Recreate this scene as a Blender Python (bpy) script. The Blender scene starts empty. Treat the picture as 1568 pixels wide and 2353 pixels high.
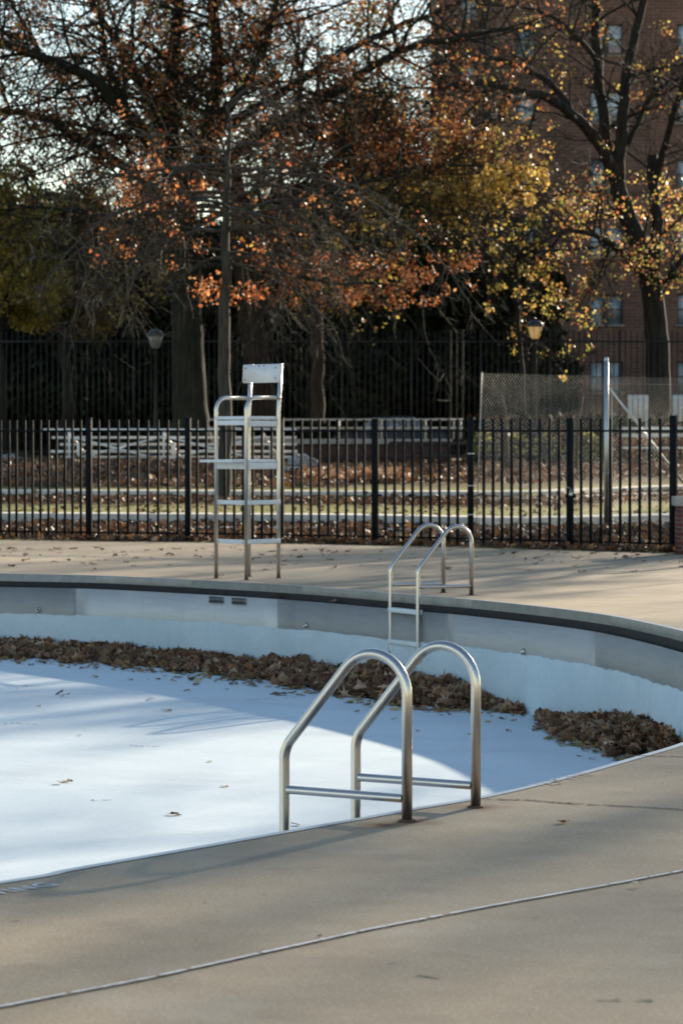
import bpy, math, random
import numpy as np
from mathutils import Vector, Matrix

# ------------------------------------------------------------------ camera, sky, sun, exposure
S = bpy.context.scene
C = S.collection
F, H, PIT = 7000.0, 1.77, math.atan2(176.0, 7000.0)      # focal length in survey units, eye height, tilt
cam = bpy.data.cameras.new('camera'); camo = bpy.data.objects.new('camera', cam); C.objects.link(camo)
cam.sensor_fit = 'VERTICAL'; cam.sensor_height = 36.0; cam.lens = F/2352.3*36.0
cam.clip_start = 0.5; cam.clip_end = 3000
camo.location = (0, 0, H); camo.rotation_euler = (math.pi/2-PIT, 0, 0)
cam.dof.use_dof = True; cam.dof.focus_distance = 19.0; cam.dof.aperture_fstop = 6.0
S.camera = camo

SUN_EL, SUN_AZ = math.radians(16.0), math.radians(29.0)   # azimuth from +Y towards +X
world = bpy.data.worlds.new('World'); S.world = world; world.use_nodes = True
wn = world.node_tree; bg = wn.nodes['Background']
sky = wn.nodes.new('ShaderNodeTexSky'); sky.sky_type = 'NISHITA'; sky.sun_disc = False
sky.sun_elevation = SUN_EL; sky.sun_rotation = SUN_AZ
sky.air_density = 1.0; sky.dust_density = 0.2; sky.ozone_density = 0.8
wn.links.new(sky.outputs[0], bg.inputs[0]); bg.inputs[1].default_value = 0.098
sl = bpy.data.lights.new('sun', 'SUN'); sl.energy = 4.6; sl.angle = math.radians(0.8); sl.color = (1.0, 0.86, 0.67)
so = bpy.data.objects.new('sun', sl); C.objects.link(so)
sd = Vector((math.sin(SUN_AZ)*math.cos(SUN_EL), math.cos(SUN_AZ)*math.cos(SUN_EL), math.sin(SUN_EL)))
so.rotation_euler = sd.to_track_quat('Z', 'Y').to_euler(); so.location = sd*60
S.view_settings.view_transform = 'Standard'; S.view_settings.look = 'None'
S.view_settings.exposure = 1.12; S.view_settings.gamma = 1.0
S.render.engine = 'CYCLES'
S.cycles.max_bounces = 6; S.cycles.transparent_max_bounces = 6

rnd = random.Random(7)
R = np.random.default_rng(11)

def at(x, y, Y):
    """survey point (x, y in the 1568x2352 survey frame) at ground distance Y -> world"""
    k = (1176.0-y)/F; c, s = math.cos(PIT), math.sin(PIT)
    Zr = Y*(k*c-s)/(c+k*s); d = Y*c-Zr*s
    return Vector(((x-784.0)/F*d, Y, Zr+H))
def gr(x, y, z=0.0):
    dx = (x-784)/F; dy = (1176-y)/F
    Yy = math.cos(PIT)+dy*math.sin(PIT); Z = -math.sin(PIT)+dy*math.cos(PIT)
    t = (z-H)/Z
    return Vector((dx*t, Yy*t, z))

# ------------------------------------------------------------------ tagging
def tag(o, label=None, cat=None, group=None, kind=None):
    if label: o['label'] = label
    if cat: o['category'] = cat
    if group: o['group'] = group
    if kind: o['kind'] = kind
    return o
def empty(name, loc=(0, 0, 0), rz=0.0, label=None, cat=None, group=None):
    o = bpy.data.objects.new(name, None); C.objects.link(o); o.location = loc; o.rotation_euler = (0, 0, rz)
    o.empty_display_size = 0.1
    return tag(o, label, cat, group)

# ------------------------------------------------------------------ mesh accumulator
class MB:
    def __init__(s): s.v = []; s.f = []; s.n = 0; s.tint = []
    def add(s, v, f, tint=None):
        v = np.asarray(v, dtype=np.float64).reshape(-1, 3)
        s.v.append(v); s.tint.append(np.ones((len(v), 3))*0.5 if tint is None else np.asarray(tint, float).reshape(-1, 3)*np.ones((len(v), 1)))
        if isinstance(f, np.ndarray): s.f.append(f+s.n)
        else:
            d = {}
            for q in f: d.setdefault(len(q), []).append(q)
            for q in d.values(): s.f.append(np.array(q, dtype=np.int64)+s.n)
        s.n += len(v); return s
    def box(s, c, sz, rz=0.0):
        c = np.array(c, float); h = np.array(sz, float)/2
        v = np.array([[x, y, z] for x in (-1, 1) for y in (-1, 1) for z in (-1, 1)])*h
        cr, sr = math.cos(rz), math.sin(rz)
        v = np.c_[v[:, 0]*cr-v[:, 1]*sr, v[:, 0]*sr+v[:, 1]*cr, v[:, 2]]+c
        return s.add(v, [(0, 1, 3, 2), (4, 6, 7, 5), (0, 4, 5, 1), (2, 3, 7, 6), (0, 2, 6, 4), (1, 5, 7, 3)])
    def bar(s, a, b, w, t, up=(0, 0, 1)):
        """rectangular bar from a to b, w wide (sideways), t tall (along up)"""
        a = Vector(a); b = Vector(b); d = (b-a).normalized(); u = Vector(up)
        sd_ = d.cross(u)
        if sd_.length < 1e-4: sd_ = Vector((1, 0, 0))
        sd_.normalize(); u = sd_.cross(d).normalized()
        v = []
        for p in (a, b):
            for i, j in ((-1, -1), (1, -1), (1, 1), (-1, 1)): v.append(p+sd_*(i*w/2)+u*(j*t/2))
        return s.add([tuple(q) for q in v], [(0, 1, 2, 3), (7, 6, 5, 4), (0, 4, 5, 1), (1, 5, 6, 2), (2, 6, 7, 3), (3, 7, 4, 0)])
    def tube(s, pts, rad, n=12, cap=True):
        P = np.array([tuple(p) for p in pts], float); m = len(P)
        r = np.broadcast_to(np.asarray(rad, float), (m,))
        T = np.gradient(P, axis=0); T /= np.linalg.norm(T, axis=1)[:, None]+1e-12
        ref = np.array([0, 0, 1.0]) if abs(T[0, 2]) < .9 else np.array([1.0, 0, 0])
        V = []
        a = np.linspace(0, 2*np.pi, n, endpoint=False)
        prev = ref-T[0]*(ref@T[0]); prev /= np.linalg.norm(prev)
        for i in range(m):
            u = prev-T[i]*(prev@T[i]); u /= np.linalg.norm(u)+1e-12; w = np.cross(T[i], u); prev = u
            V.append(P[i]+r[i]*(np.cos(a)[:, None]*u+np.sin(a)[:, None]*w))
        V = np.concatenate(V)
        k = np.arange(n); k2 = (k+1) % n
        Fc = np.concatenate([np.c_[i*n+k, i*n+k2, (i+1)*n+k2, (i+1)*n+k] for i in range(m-1)])
        s.add(V, Fc)
        if cap:
            b0 = s.n-m*n
            s.f.append(np.array([list(range(b0+n-1, b0-1, -1))])); s.f.append(np.array([list(range(b0+(m-1)*n, b0+m*n))]))
        return s
    def lathe(s, prof, c=(0, 0, 0), n=24, rot=None):
        a = np.linspace(0, 2*np.pi, n, endpoint=False); V = []
        for r_, z_ in prof: V.append(np.c_[r_*np.cos(a), r_*np.sin(a), np.full(n, z_)])
        V = np.concatenate(V)
        if rot is not None: V = V@np.array(rot.to_3x3() if hasattr(rot, 'to_3x3') else rot).T
        V = V+np.array(c); k = np.arange(n); k2 = (k+1) % n
        return s.add(V, np.concatenate([np.c_[i*n+k, i*n+k2, (i+1)*n+k2, (i+1)*n+k] for i in range(len(prof)-1)]))
    def tubes(s, P, Rr, n=4):
        """many tubes at once: P (N,k,3), Rr (N,k)"""
        P = np.asarray(P, float); Rr = np.asarray(Rr, float); N, k, _ = P.shape
        if N == 0: return s
        T = np.gradient(P, axis=1); T /= np.linalg.norm(T, axis=2)[..., None]+1e-12
        ref = np.where(np.abs(T[..., 2:3]) < .8, np.array([0, 0, 1.0]), np.array([1.0, 0, 0]))
        ref = np.broadcast_to(ref[:, :1], T.shape)
        u = ref-T*(ref*T).sum(-1, keepdims=True); u /= np.linalg.norm(u, axis=2)[..., None]+1e-12
        w = np.cross(T, u); a = np.linspace(0, 2*np.pi, n, endpoint=False)
        V = P[:, :, None]+Rr[:, :, None, None]*(np.cos(a)[None, None, :, None]*u[:, :, None]+np.sin(a)[None, None, :, None]*w[:, :, None])
        base = (np.arange(N)*k*n)[:, None, None]; i = (np.arange(k-1)*n)[None, :, None]
        q = np.arange(n)[None, None]; q2 = (q+1) % n
        Fc = np.stack([base+i+q, base+i+q2, base+i+n+q2, base+i+n+q], -1).reshape(-1, 4)
        return s.add(V.reshape(-1, 3), Fc)
    def mesh(s, name, mat, smooth=False):
        me = bpy.data.meshes.new(name)
        V = np.concatenate(s.v); me.vertices.add(len(V)); me.vertices.foreach_set('co', V.ravel().astype(np.float32))
        nl = sum(a.size for a in s.f); nf = sum(len(a) for a in s.f)
        me.loops.add(nl); me.polygons.add(nf)
        me.loops.foreach_set('vertex_index', np.concatenate([a.ravel() for a in s.f]).astype(np.int32))
        sizes = np.concatenate([np.full(len(a), a.shape[1]) for a in s.f])
        st = np.r_[0, np.cumsum(sizes)[:-1]]
        me.polygons.foreach_set('loop_start', st.astype(np.int32))
        me.polygons.foreach_set('loop_total', sizes.astype(np.int32))
        if smooth: me.polygons.foreach_set('use_smooth', np.ones(nf, dtype=bool))
        at_ = me.attributes.new('tint', 'FLOAT_COLOR', 'POINT')
        tt = np.concatenate(s.tint); at_.data.foreach_set('color', np.c_[tt, np.ones(len(tt))].ravel().astype(np.float32))
        me.materials.append(mat); me.update(calc_edges=True); me.validate()
        return me
    def build(s, name, mat, parent=None, smooth=False, loc=None, bevel=0):
        o = bpy.data.objects.new(name, s.mesh(name, mat, smooth)); C.objects.link(o)
        if parent is not None: o.parent = parent
        if loc is not None: o.location = loc
        if bevel:
            b = o.modifiers.new('bevel', 'BEVEL'); b.width = bevel; b.segments = 2; b.limit_method = 'ANGLE'
        return o
def copy_tree(o, parent=None):
    c = o.copy(); C.objects.link(c); c.parent = parent
    for ch in o.children: copy_tree(ch, c)
    return c

# ------------------------------------------------------------------ materials
def nodes(name):
    m = bpy.data.materials.new(name); m.use_nodes = True; t = m.node_tree
    return m, t, t.nodes['Principled BSDF']
def N(t, k, **kw):
    n = t.nodes.new(k)
    for a, b in kw.items():
        if a.startswith('i_'):
            key = a[2:]; key = int(key) if key.isdigit() else key
            n.inputs[key].default_value = b
        else: setattr(n, a, b)
    return n
def coords(t, scale=(1, 1, 1)):
    c = N(t, 'ShaderNodeTexCoord'); m = N(t, 'ShaderNodeMapping'); m.inputs['Scale'].default_value = scale
    t.links.new(c.outputs['Object'], m.inputs[0]); return m.outputs[0]
def noise(t, vec, scale, detail=4, rough=.55):
    n = N(t, 'ShaderNodeTexNoise'); n.inputs['Scale'].default_value = scale; n.inputs['Detail'].default_value = detail
    n.inputs['Roughness'].default_value = rough; t.links.new(vec, n.inputs['Vector']); return n.outputs['Fac']
def ramp(t, fac, stops):
    r = N(t, 'ShaderNodeValToRGB'); t.links.new(fac, r.inputs[0]); e = r.color_ramp.elements
    while len(e) < len(stops): e.new(0.5)
    for i, (p, c) in enumerate(stops):
        e[i].position = p; e[i].color = (*c, 1) if len(c) == 3 else c
    return r.outputs[0]
def mix(t, fac, a, b, mode='MIX'):
    m = N(t, 'ShaderNodeMix', data_type='RGBA', blend_type=mode)
    for s_, k in ((fac, 0), (a, 6), (b, 7)):
        if isinstance(s_, (int, float)): m.inputs[k].default_value = s_
        elif isinstance(s_, tuple): m.inputs[k].default_value = (*s_, 1)
        else: t.links.new(s_, m.inputs[k])
    return m.outputs[2]
def mth(t, op, a, b=0.0, clamp=False):
    m = N(t, 'ShaderNodeMath', operation=op, use_clamp=clamp)
    for s_, k in ((a, 0), (b, 1)):
        if isinstance(s_, (int, float)): m.inputs[k].default_value = s_
        else: t.links.new(s_, m.inputs[k])
    return m.outputs[0]
def bump(t, p, h, strength=.3, dist=.01):
    b = N(t, 'ShaderNodeBump'); b.inputs['Strength'].default_value = strength; b.inputs['Distance'].default_value = dist
    t.links.new(h, b.inputs['Height']); t.links.new(b.outputs[0], p.inputs['Normal'])
def simple(name, col, rough=.6, metal=0.0, var=.25, scale=8, bstr=0.0, spec=.5, vs=(1, 1, 1)):
    m, t, p = nodes(name); v = coords(t, vs); n = noise(t, v, scale, 5)
    lo = tuple(c*(1-var) for c in col); hi = tuple(min(1, c*(1+var)) for c in col)
    t.links.new(ramp(t, n, [(.3, lo), (.7, hi)]), p.inputs['Base Color'])
    p.inputs['Roughness'].default_value = rough; p.inputs['Metallic'].default_value = metal
    p.inputs['Specular IOR Level'].default_value = spec
    if bstr: bump(t, p, n, bstr, .01)
    return m

def steel(name, col, rough, var=.12, vs=(6, 6, .6), scale=6):
    m, t, p = nodes(name); v = coords(t, vs); n = noise(t, v, scale, 6, .6); v2 = coords(t); n2 = noise(t, v2, 3.2, 5)
    f = mth(t, 'ADD', mth(t, 'MULTIPLY', n, .5), mth(t, 'MULTIPLY', n2, .5))
    t.links.new(ramp(t, f, [(.35, tuple(c*(1-var*2) for c in col)), (.62, col)]), p.inputs['Base Color'])
    p.inputs['Metallic'].default_value = 1.0
    p.inputs['Roughness'].default_value = rough
    return m
M = {}
M['rail'] = steel('rail steel', (.62, .58, .54), .25, var=.04, vs=(1, 1, 1), scale=2)
M['chair_tube'] = steel('chair tube', (.66, .64, .61), .33, var=.04, vs=(1, 1, 1), scale=2)
M['coping'] = steel('coping steel', (.32, .315, .305), .5, vs=(2, 2, 2)); M['coping_b'] = steel('darker coping steel', (.25, .247, .24), .5, vs=(2, 2, 2))
def panelmat(name, col):
    m, t, p = nodes(name); v = coords(t, (1, 1, 1)); n = noise(t, v, 1.6, 6, .6); st = noise(t, coords(t, (1.2, 1.2, 14)), 2.0, 4)
    dr = noise(t, coords(t, (9, 9, .5)), 2.2, 3)
    f = mth(t, 'ADD', mth(t, 'MULTIPLY', n, .5), mth(t, 'MULTIPLY', st, .5))
    base = ramp(t, f, [(.3, tuple(c*.86 for c in col)), (.5, col), (.72, tuple(min(1, c*1.12) for c in col))])
    c2 = mix(t, ramp(t, dr, [(.62, (0, 0, 0)), (.72, (.25, .25, .25))]), base, tuple(c*.62 for c in col))
    t.links.new(c2, p.inputs['Base Color']); p.inputs['Metallic'].default_value = .55
    t.links.new(mth(t, 'ADD', mth(t, 'MULTIPLY', n, .3), .38), p.inputs['Roughness']); bump(t, p, st, .05, .005)
    return m
M['panel_a'] = panelmat('dull steel panel', (.46, .445, .425))
M['panel_b'] = panelmat('pale steel panel', (.60, .585, .555))
M['edge'] = steel('bright edge strip', (.62, .60, .57), .38, var=.08)
M['floorcrack'] = simple('crack in paint', (.30, .34, .37), .9)
M['trough'] = simple('gutter trough', (.02, .02, .022), .8)
M['white_pl'] = simple('white plastic', (.72, .75, .74), .5, var=.07, scale=5, bstr=.05)
M['white_board'] = simple('white board', (.68, .70, .71), .45, var=.06, scale=7, bstr=.05)
M['iron'] = simple('black painted iron', (.009, .011, .0135), .85, var=.3, scale=20, bstr=.05, spec=.12)
M['iron_old'] = simple('old black iron', (.015, .014, .013), .6, var=.3, scale=12)
M['galv'] = steel('galvanised', (.58, .60, .60), .4)
M['alu'] = simple('aluminium plank', (.90, .87, .84), .5, metal=.0, var=.1, scale=6)
M['white_paint'] = simple('white painted wood', (.62, .64, .63), .6, var=.12, scale=6)
M['rail_paint'] = simple('weathered rail paint', (.50, .45, .38), .5, var=.2)
M['wire'] = simple('galvanised wire', (.40, .38, .34), .4, metal=.6, var=.15)
M['cap_stone'] = simple('cast stone cap', (.36, .34, .31), .85, var=.2, scale=14, bstr=.3)
M['kerb'] = simple('terrace concrete', (.62, .57, .49), .85, var=.2, scale=5, bstr=.15)
M['timber'] = simple('dark timber', (.05, .035, .025), .8, var=.3, scale=9)
M['lamp_iron'] = simple('lamp post iron', (.012, .012, .013), .5)
M['rubber'] = simple('black rubber', (.02, .02, .02), .6)
M['bluegrey_rubber'] = simple('grey bumper', (.42, .47, .48), .6)
M['sealant'] = simple('joint sealant', (.82, .82, .82), .7, var=.3, scale=22, bstr=.4)
M['crack'] = simple('open joint', (.035, .032, .028), .95)
M['paintmark'] = None
M['dark_void'] = simple('dark opening', (.01, .01, .011), .7)
M['car_paint'] = simple('dark car paint', (.03, .035, .045), .25, var=.05)
M['car_glass'] = simple('car glass', (.25, .28, .32), .08, var=.05)
M['chrome'] = simple('bright trim', (.75, .76, .78), .25, metal=.9, var=.05)

def concrete():
    m, t, p = nodes('pool deck concrete'); v = coords(t)
    big = noise(t, v, .55, 5, .55); mid = noise(t, v, 3.2, 6, .6); fine = noise(t, v, 55, 3, .6)
    vo = N(t, 'ShaderNodeTexVoronoi', feature='F1'); vo.inputs['Scale'].default_value = 130; t.links.new(v, vo.inputs['Vector'])
    base = ramp(t, mth(t, 'ADD', mth(t, 'MULTIPLY', big, .55), mth(t, 'MULTIPLY', mid, .45)),
                [(.32, (.335, .257, .165)), (.5, (.425, .330, .216)), (.68, (.49, .397, .275))])
    base = mix(t, ramp(t, fine, [(.35, (.35, .35, .35)), (.65, (0, 0, 0))]), base, (.20, .17, .135), 'MIX')
    speck = ramp(t, vo.outputs['Color'], [(.80, (0, 0, 0)), (.86, (.55, .55, .55))])
    base = mix(t, speck, base, (.50, .45, .37))
    blot = noise(t, coords(t, (1, 1, 1)), 1.7, 3, .5)
    base = mix(t, ramp(t, blot, [(.60, (0, 0, 0)), (.74, (.32, .32, .32))]), base, (.155, .13, .11))
    pit = noise(t, v, 9.0, 2, .4)
    base = mix(t, ramp(t, pit, [(.74, (0, 0, 0)), (.79, (.7, .7, .7))]), base, (.09, .08, .07))
    st = noise(t, coords(t, (.5, 1.1, 1)), 1.1, 7, .62)
    base = mix(t, ramp(t, st, [(.50, (0, 0, 0)), (.66, (.30, .30, .30))]), base, (.235, .20, .16))
    lt = noise(t, coords(t, (1.3, .9, 1)), .8, 6, .6)
    base = mix(t, ramp(t, lt, [(.56, (0, 0, 0)), (.72, (.35, .35, .35))]), base, (.46, .42, .36))
    # rust bled from the feet of the steel (own shape, stays put)
    sep = N(t, 'ShaderNodeTexCoord')
    for (px, py, r, k) in RUST:
        vm = N(t, 'ShaderNodeVectorMath', operation='SUBTRACT'); t.links.new(sep.outputs['Object'], vm.inputs[0]); vm.inputs[1].default_value = (px, py, 0)
        ln = N(t, 'ShaderNodeVectorMath', operation='LENGTH'); t.links.new(vm.outputs[0], ln.inputs[0])
        d = mth(t, 'DIVIDE', ln.outputs['Value'], r)
        d = mth(t, 'ADD', d, mth(t, 'MULTIPLY', mth(t, 'SUBTRACT', mid, .5), 1.3))
        fr = ramp(t, d, [(.25, (k, k, k)), (1.0, (0, 0, 0))])
        base = mix(t, fr, base, (.20, .085, .028))
        fr2 = ramp(t, d, [(.10, (.8, .8, .8)), (.40, (0, 0, 0))])
        base = mix(t, fr2, base, (.045, .025, .016))
    t.links.new(base, p.inputs['Base Color']); p.inputs['Roughness'].default_value = .88
    p.inputs['Specular IOR Level'].default_value = .25
    hgt = mth(t, 'ADD', mth(t, 'MULTIPLY', fine, .6), mth(t, 'MULTIPLY', vo.outputs['Distance'], .6))
    bump(t, p, hgt, .55, .004)
    return m
def poolpaint(name, lo, mi, hi, streak):
    m, t, p = nodes(name); v = coords(t); n = noise(t, v, 1.1, 6, .6); n2 = noise(t, v, 14, 5, .65)
    f = mth(t, 'ADD', mth(t, 'MULTIPLY', n, .6), mth(t, 'MULTIPLY', n2, .4))
    base = ramp(t, f, [(.33, lo), (.5, mi), (.66, hi)])
    cr = noise(t, coords(t, (.5, 3.0, 1)), 3.0, 8, .75)
    base = mix(t, ramp(t, cr, [(.715, (0, 0, 0)), (.75, (.35, .35, .35))]), base, (.30, .33, .36))
    dirt = noise(t, coords(t, (.35, .8, 1)), 1.6, 6, .62)
    base = mix(t, ramp(t, dirt, [(.52, (0, 0, 0)), (.70, (.38, .38, .38))]), base, (.47, .53, .55))
    sp = noise(t, v, 26, 3, .5)
    base = mix(t, ramp(t, sp, [(.70, (0, 0, 0)), (.76, (.5, .5, .5))]), base, (.38, .37, .34))
    dr = noise(t, coords(t, (8, 8, .6)), 1.8, 3)
    if streak: base = mix(t, ramp(t, dr, [(.64, (0, 0, 0)), (.74, (.22, .22, .22))]), base, (.40, .52, .60))
    t.links.new(base, p.inputs['Base Color']); p.inputs['Roughness'].default_value = .62; p.inputs['Specular IOR Level'].default_value = .3
    bump(t, p, n2, .25, .01)
    return m
M['floor_paint'] = poolpaint('pool floor paint', (.565, .665, .70), (.62, .715, .745), (.67, .75, .78), False)
M['wall_paint'] = poolpaint('pool wall paint', (.54, .645, .69), (.61, .705, .745), (.69, .765, .795), True)

def leafmat(name, rough=.6, trans=.35, gloss=.3):
    m, t, p = nodes(name); a = N(t, 'ShaderNodeAttribute', attribute_name='tint')
    v = coords(t); n = noise(t, v, 60, 2)
    c = mix(t, .25, a.outputs['Color'], ramp(t, n, [(.3, (.4, .4, .4)), (.7, (1, 1, 1))]), 'MULTIPLY')
    t.links.new(c, p.inputs['Base Color']); p.inputs['Roughness'].default_value = rough
    p.inputs['Specular IOR Level'].default_value = gloss
    if trans:
        tr = N(t, 'ShaderNodeBsdfTranslucent'); hs = N(t, 'ShaderNodeHueSaturation'); hs.inputs['Saturation'].default_value = .96; hs.inputs['Value'].default_value = 1.5
        t.links.new(a.outputs['Color'], hs.inputs['Color']); t.links.new(hs.outputs[0], tr.inputs[0])
        mx = N(t, 'ShaderNodeMixShader'); mx.inputs[0].default_value = trans
        t.links.new(p.outputs[0], mx.inputs[1]); t.links.new(tr.outputs[0], mx.inputs[2])
        t.links.new(mx.outputs[0], t.nodes['Material Output'].inputs[0])
    return m
M['leaf'] = leafmat('autumn leaf', .45, .45, .45)
M['dry_leaf'] = leafmat('dry fallen leaf', .6, .12, .22)
M['needle'] = leafmat('dark foliage', .8, 0.0, .1)

def bark(name, col, scale=7):
    m, t, p = nodes(name); v = coords(t, (1, 1, .16)); n = noise(t, v, scale, 7, .7); n2 = noise(t, coords(t), 1.2, 3)
    base = ramp(t, n, [(.35, tuple(c*.35 for c in col)), (.55, col), (.7, tuple(c*1.7 for c in col))])
    base = mix(t, ramp(t, n2, [(.45, (0, 0, 0)), (.7, (.5, .5, .5))]), base, (col[0]*.8, col[1]*1.05, col[2]*.8))
    t.links.new(base, p.inputs['Base Color']); p.inputs['Roughness'].default_value = .85; p.inputs['Specular IOR Level'].default_value = .2
    bump(t, p, n, .9, .05); return m
M['bark_oak'] = bark('ridged oak bark', (.026, .025, .017), 9)
M['bark_grey'] = bark('smooth grey bark', (.080, .068, .058), 11)
M['bark_red'] = bark('reddish bark', (.065, .040, .030))
M['bark_dark'] = bark('dark bark', (.035, .028, .022))

def brick(name, c1, c2, mortar, bw=.22, bh=.075):
    m, t, p = nodes(name); tc = N(t, 'ShaderNodeTexCoord'); sx = N(t, 'ShaderNodeSeparateXYZ'); t.links.new(tc.outputs['Object'], sx.inputs[0])
    geo = N(t, 'ShaderNodeNewGeometry'); sn = N(t, 'ShaderNodeSeparateXYZ'); t.links.new(geo.outputs['Normal'], sn.inputs[0])
    isx = mth(t, 'GREATER_THAN', mth(t, 'ABSOLUTE', sn.outputs[0]), .7)
    u = mth(t, 'ADD', mth(t, 'MULTIPLY', sx.outputs[0], mth(t, 'SUBTRACT', 1.0, isx)), mth(t, 'MULTIPLY', sx.outputs[1], isx))
    cb = N(t, 'ShaderNodeCombineXYZ'); t.links.new(u, cb.inputs[0]); t.links.new(sx.outputs[2], cb.inputs[1])
    b = N(t, 'ShaderNodeTexBrick'); t.links.new(cb.outputs[0], b.inputs['Vector'])
    b.inputs['Color1'].default_value = (*c1, 1); b.inputs['Color2'].default_value = (*c2, 1); b.inputs['Mortar'].default_value = (*mortar, 1)
    b.inputs['Scale'].default_value = 1.0; b.inputs['Brick Width'].default_value = bw; b.inputs['Row Height'].default_value = bh; b.inputs['Mortar Size'].default_value = .008
    n = noise(t, tc.outputs['Object'], .5, 5)
    col = mix(t, 1.0, b.outputs['Color'], ramp(t, n, [(.3, (.7, .7, .7)), (.7, (1.1, 1.1, 1.1))]), 'MULTIPLY')
    t.links.new(col, p.inputs['Base Color']); p.inputs['Roughness'].default_value = .9; p.inputs['Specular IOR Level'].default_value = .2
    bump(t, p, b.outputs['Fac'], -.4, .01); return m
M['brick_tower'] = brick('brown brick', (.20, .105, .075), (.145, .078, .058), (.24, .19, .155), .42, .145)
M['brick_red'] = brick('red brick', (.19, .065, .05), (.12, .045, .04), (.20, .17, .15), .2, .068)
M['brick_dark'] = brick('dark brick', (.10, .045, .035), (.07, .034, .03), (.09, .07, .06), .22, .08)
def lawnmat():
    m, t, p = nodes('ground'); v = coords(t); n = noise(t, v, .5, 6, .6); n2 = noise(t, v, 6, 5, .65); n3 = noise(t, v, 25, 3)
    g = ramp(t, n2, [(.3, (.15, .155, .045)), (.5, (.28, .27, .085)), (.7, (.40, .35, .14))])
    d = ramp(t, n3, [(.3, (.035, .02, .012)), (.6, (.09, .05, .028)), (.75, (.15, .08, .04))])
    at_ = N(t, 'ShaderNodeAttribute', attribute_name='tint'); sx = N(t, 'ShaderNodeSeparateColor'); t.links.new(at_.outputs['Color'], sx.inputs[0])
    fac = mth(t, 'ADD', sx.outputs[0], mth(t, 'MULTIPLY', mth(t, 'SUBTRACT', n, .5), 1.4), True)
    c = mix(t, fac, g, d); t.links.new(c, p.inputs['Base Color']); p.inputs['Roughness'].default_value = .95; p.inputs['Specular IOR Level'].default_value = .1
    bump(t, p, n3, .8, .03); return m
M['ground'] = lawnmat()
def markmat(name, col, cov):
    """worn road paint: the worn places show the concrete colour"""
    m, t, p = nodes(name); v = coords(t); n = noise(t, v, 38, 4, .7)
    t.links.new(ramp(t, n, [(cov, (.30, .25, .19)), (cov+.07, col)]), p.inputs['Base Color']); p.inputs['Roughness'].default_value = .8; return m
M['paintmark'] = markmat('worn white paint', (.60, .63, .66), .36)
M['paintmark_faint'] = markmat('faint worn paint', (.42, .44, .46), .5)
def bagmat():
    m, t, p = nodes('clear leaf bag'); v = coords(t); n = noise(t, v, 5, 5, .65)
    t.links.new(ramp(t, n, [(.38, (.16, .08, .04)), (.50, (.35, .30, .26)), (.60, (.62, .66, .70))]), p.inputs['Base Color'])
    p.inputs['Roughness'].default_value = .22; p.inputs['Specular IOR Level'].default_value = .9; bump(t, p, n, 1, .12); return m
M['bag'] = bagmat()
def lampglass():
    m, t, p = nodes('frosted lamp glass'); tr = N(t, 'ShaderNodeBsdfTranslucent'); tr.inputs[0].default_value = (1, .84, .55, 1)
    p.inputs['Base Color'].default_value = (.78, .66, .45, 1); p.inputs['Roughness'].default_value = .35
    mx = N(t, 'ShaderNodeMixShader'); mx.inputs[0].default_value = .85
    t.links.new(p.outputs[0], mx.inputs[1]); t.links.new(tr.outputs[0], mx.inputs[2]); t.links.new(mx.outputs[0], t.nodes['Material Output'].inputs[0]); return m
M['lampglass'] = lampglass(); M['lampglass_shaded'] = simple('shaded lamp glass', (.22, .22, .21), .3)  # same glass on both lamps; the left one's shade is put into the colour
def windowglass():
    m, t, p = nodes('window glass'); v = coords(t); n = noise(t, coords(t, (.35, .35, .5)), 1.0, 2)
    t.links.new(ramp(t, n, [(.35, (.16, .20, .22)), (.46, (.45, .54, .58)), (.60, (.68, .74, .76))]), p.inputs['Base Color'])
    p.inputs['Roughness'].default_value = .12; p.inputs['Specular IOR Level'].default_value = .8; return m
M['winglass'] = windowglass()
M['winframe'] = simple('window frame', (.10, .10, .10), .5)
M['sill'] = simple('window sill', (.28, .25, .23), .8)
M['sign_red'] = simple('red', (.5, .03, .03), .5)

# ------------------------------------------------------------------ pool outline (world, clockwise from the far left)
far_px = [(0, 1318), (221.7, 1322.4), (443.3, 1332.5), (695, 1346.7), (958, 1368), (1083, 1378), (1221, 1391.8), (1340, 1406), (1435, 1421), (1568, 1450.7)]
near_px = [(1568, 1705), (1454, 1740), (1284, 1787.5), (1104, 1830), (949, 1857), (784.5, 1886.5), (550.3, 1928), (350, 1963), (150, 1998), (0, 2025.6)]
ctrl = [tuple(gr(*q)[:2]) for q in far_px]+[(3.27, 25.5), (3.25, 23.5), (3.03, 21.3), (2.56, 19.2)]+[tuple(gr(*q)[:2]) for q in near_px]
ctrl += [(-2.6, 10.75), (-4.5, 9.7), (-7, 9.1), (-10, 9.2), (-13, 10.5), (-16, 14), (-18, 19), (-18.5, 26), (-17, 33), (-14, 37.8), (-10, 40.4), (-7.2, 40.3), (-5.6, 39.6)]
ctrl = np.array(ctrl)
def catmull(P, k=6):
    n = len(P); out = []
    for i in range(n):
        a, b, c, d = P[(i-1) % n], P[i], P[(i+1) % n], P[(i+2) % n]
        for j in range(k):
            t = j/k; out.append(.5*((2*b)+(-a+c)*t+(2*a-5*b+4*c-d)*t*t+(-a+3*b-3*c+d)*t**3))
    return np.array(out)
# smooth measurement wobble a little, then resample
sm = ctrl.copy()
for _ in range(2):
    sm = .25*np.roll(sm, 1, 0)+.5*sm+.25*np.roll(sm, -1, 0) if False else sm
OUT = catmull(sm, 6)
def offset(P, d):
    T = np.roll(P, -1, 0)-np.roll(P, 1, 0); T /= np.linalg.norm(T, axis=1)[:, None]
    n = np.c_[T[:, 1], -T[:, 0]]      # clockwise loop: inward is to the right
    return P+n*d
NO = len(OUT)
def zfloor(x): return -1.0-.03*(x+1.8)

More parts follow.
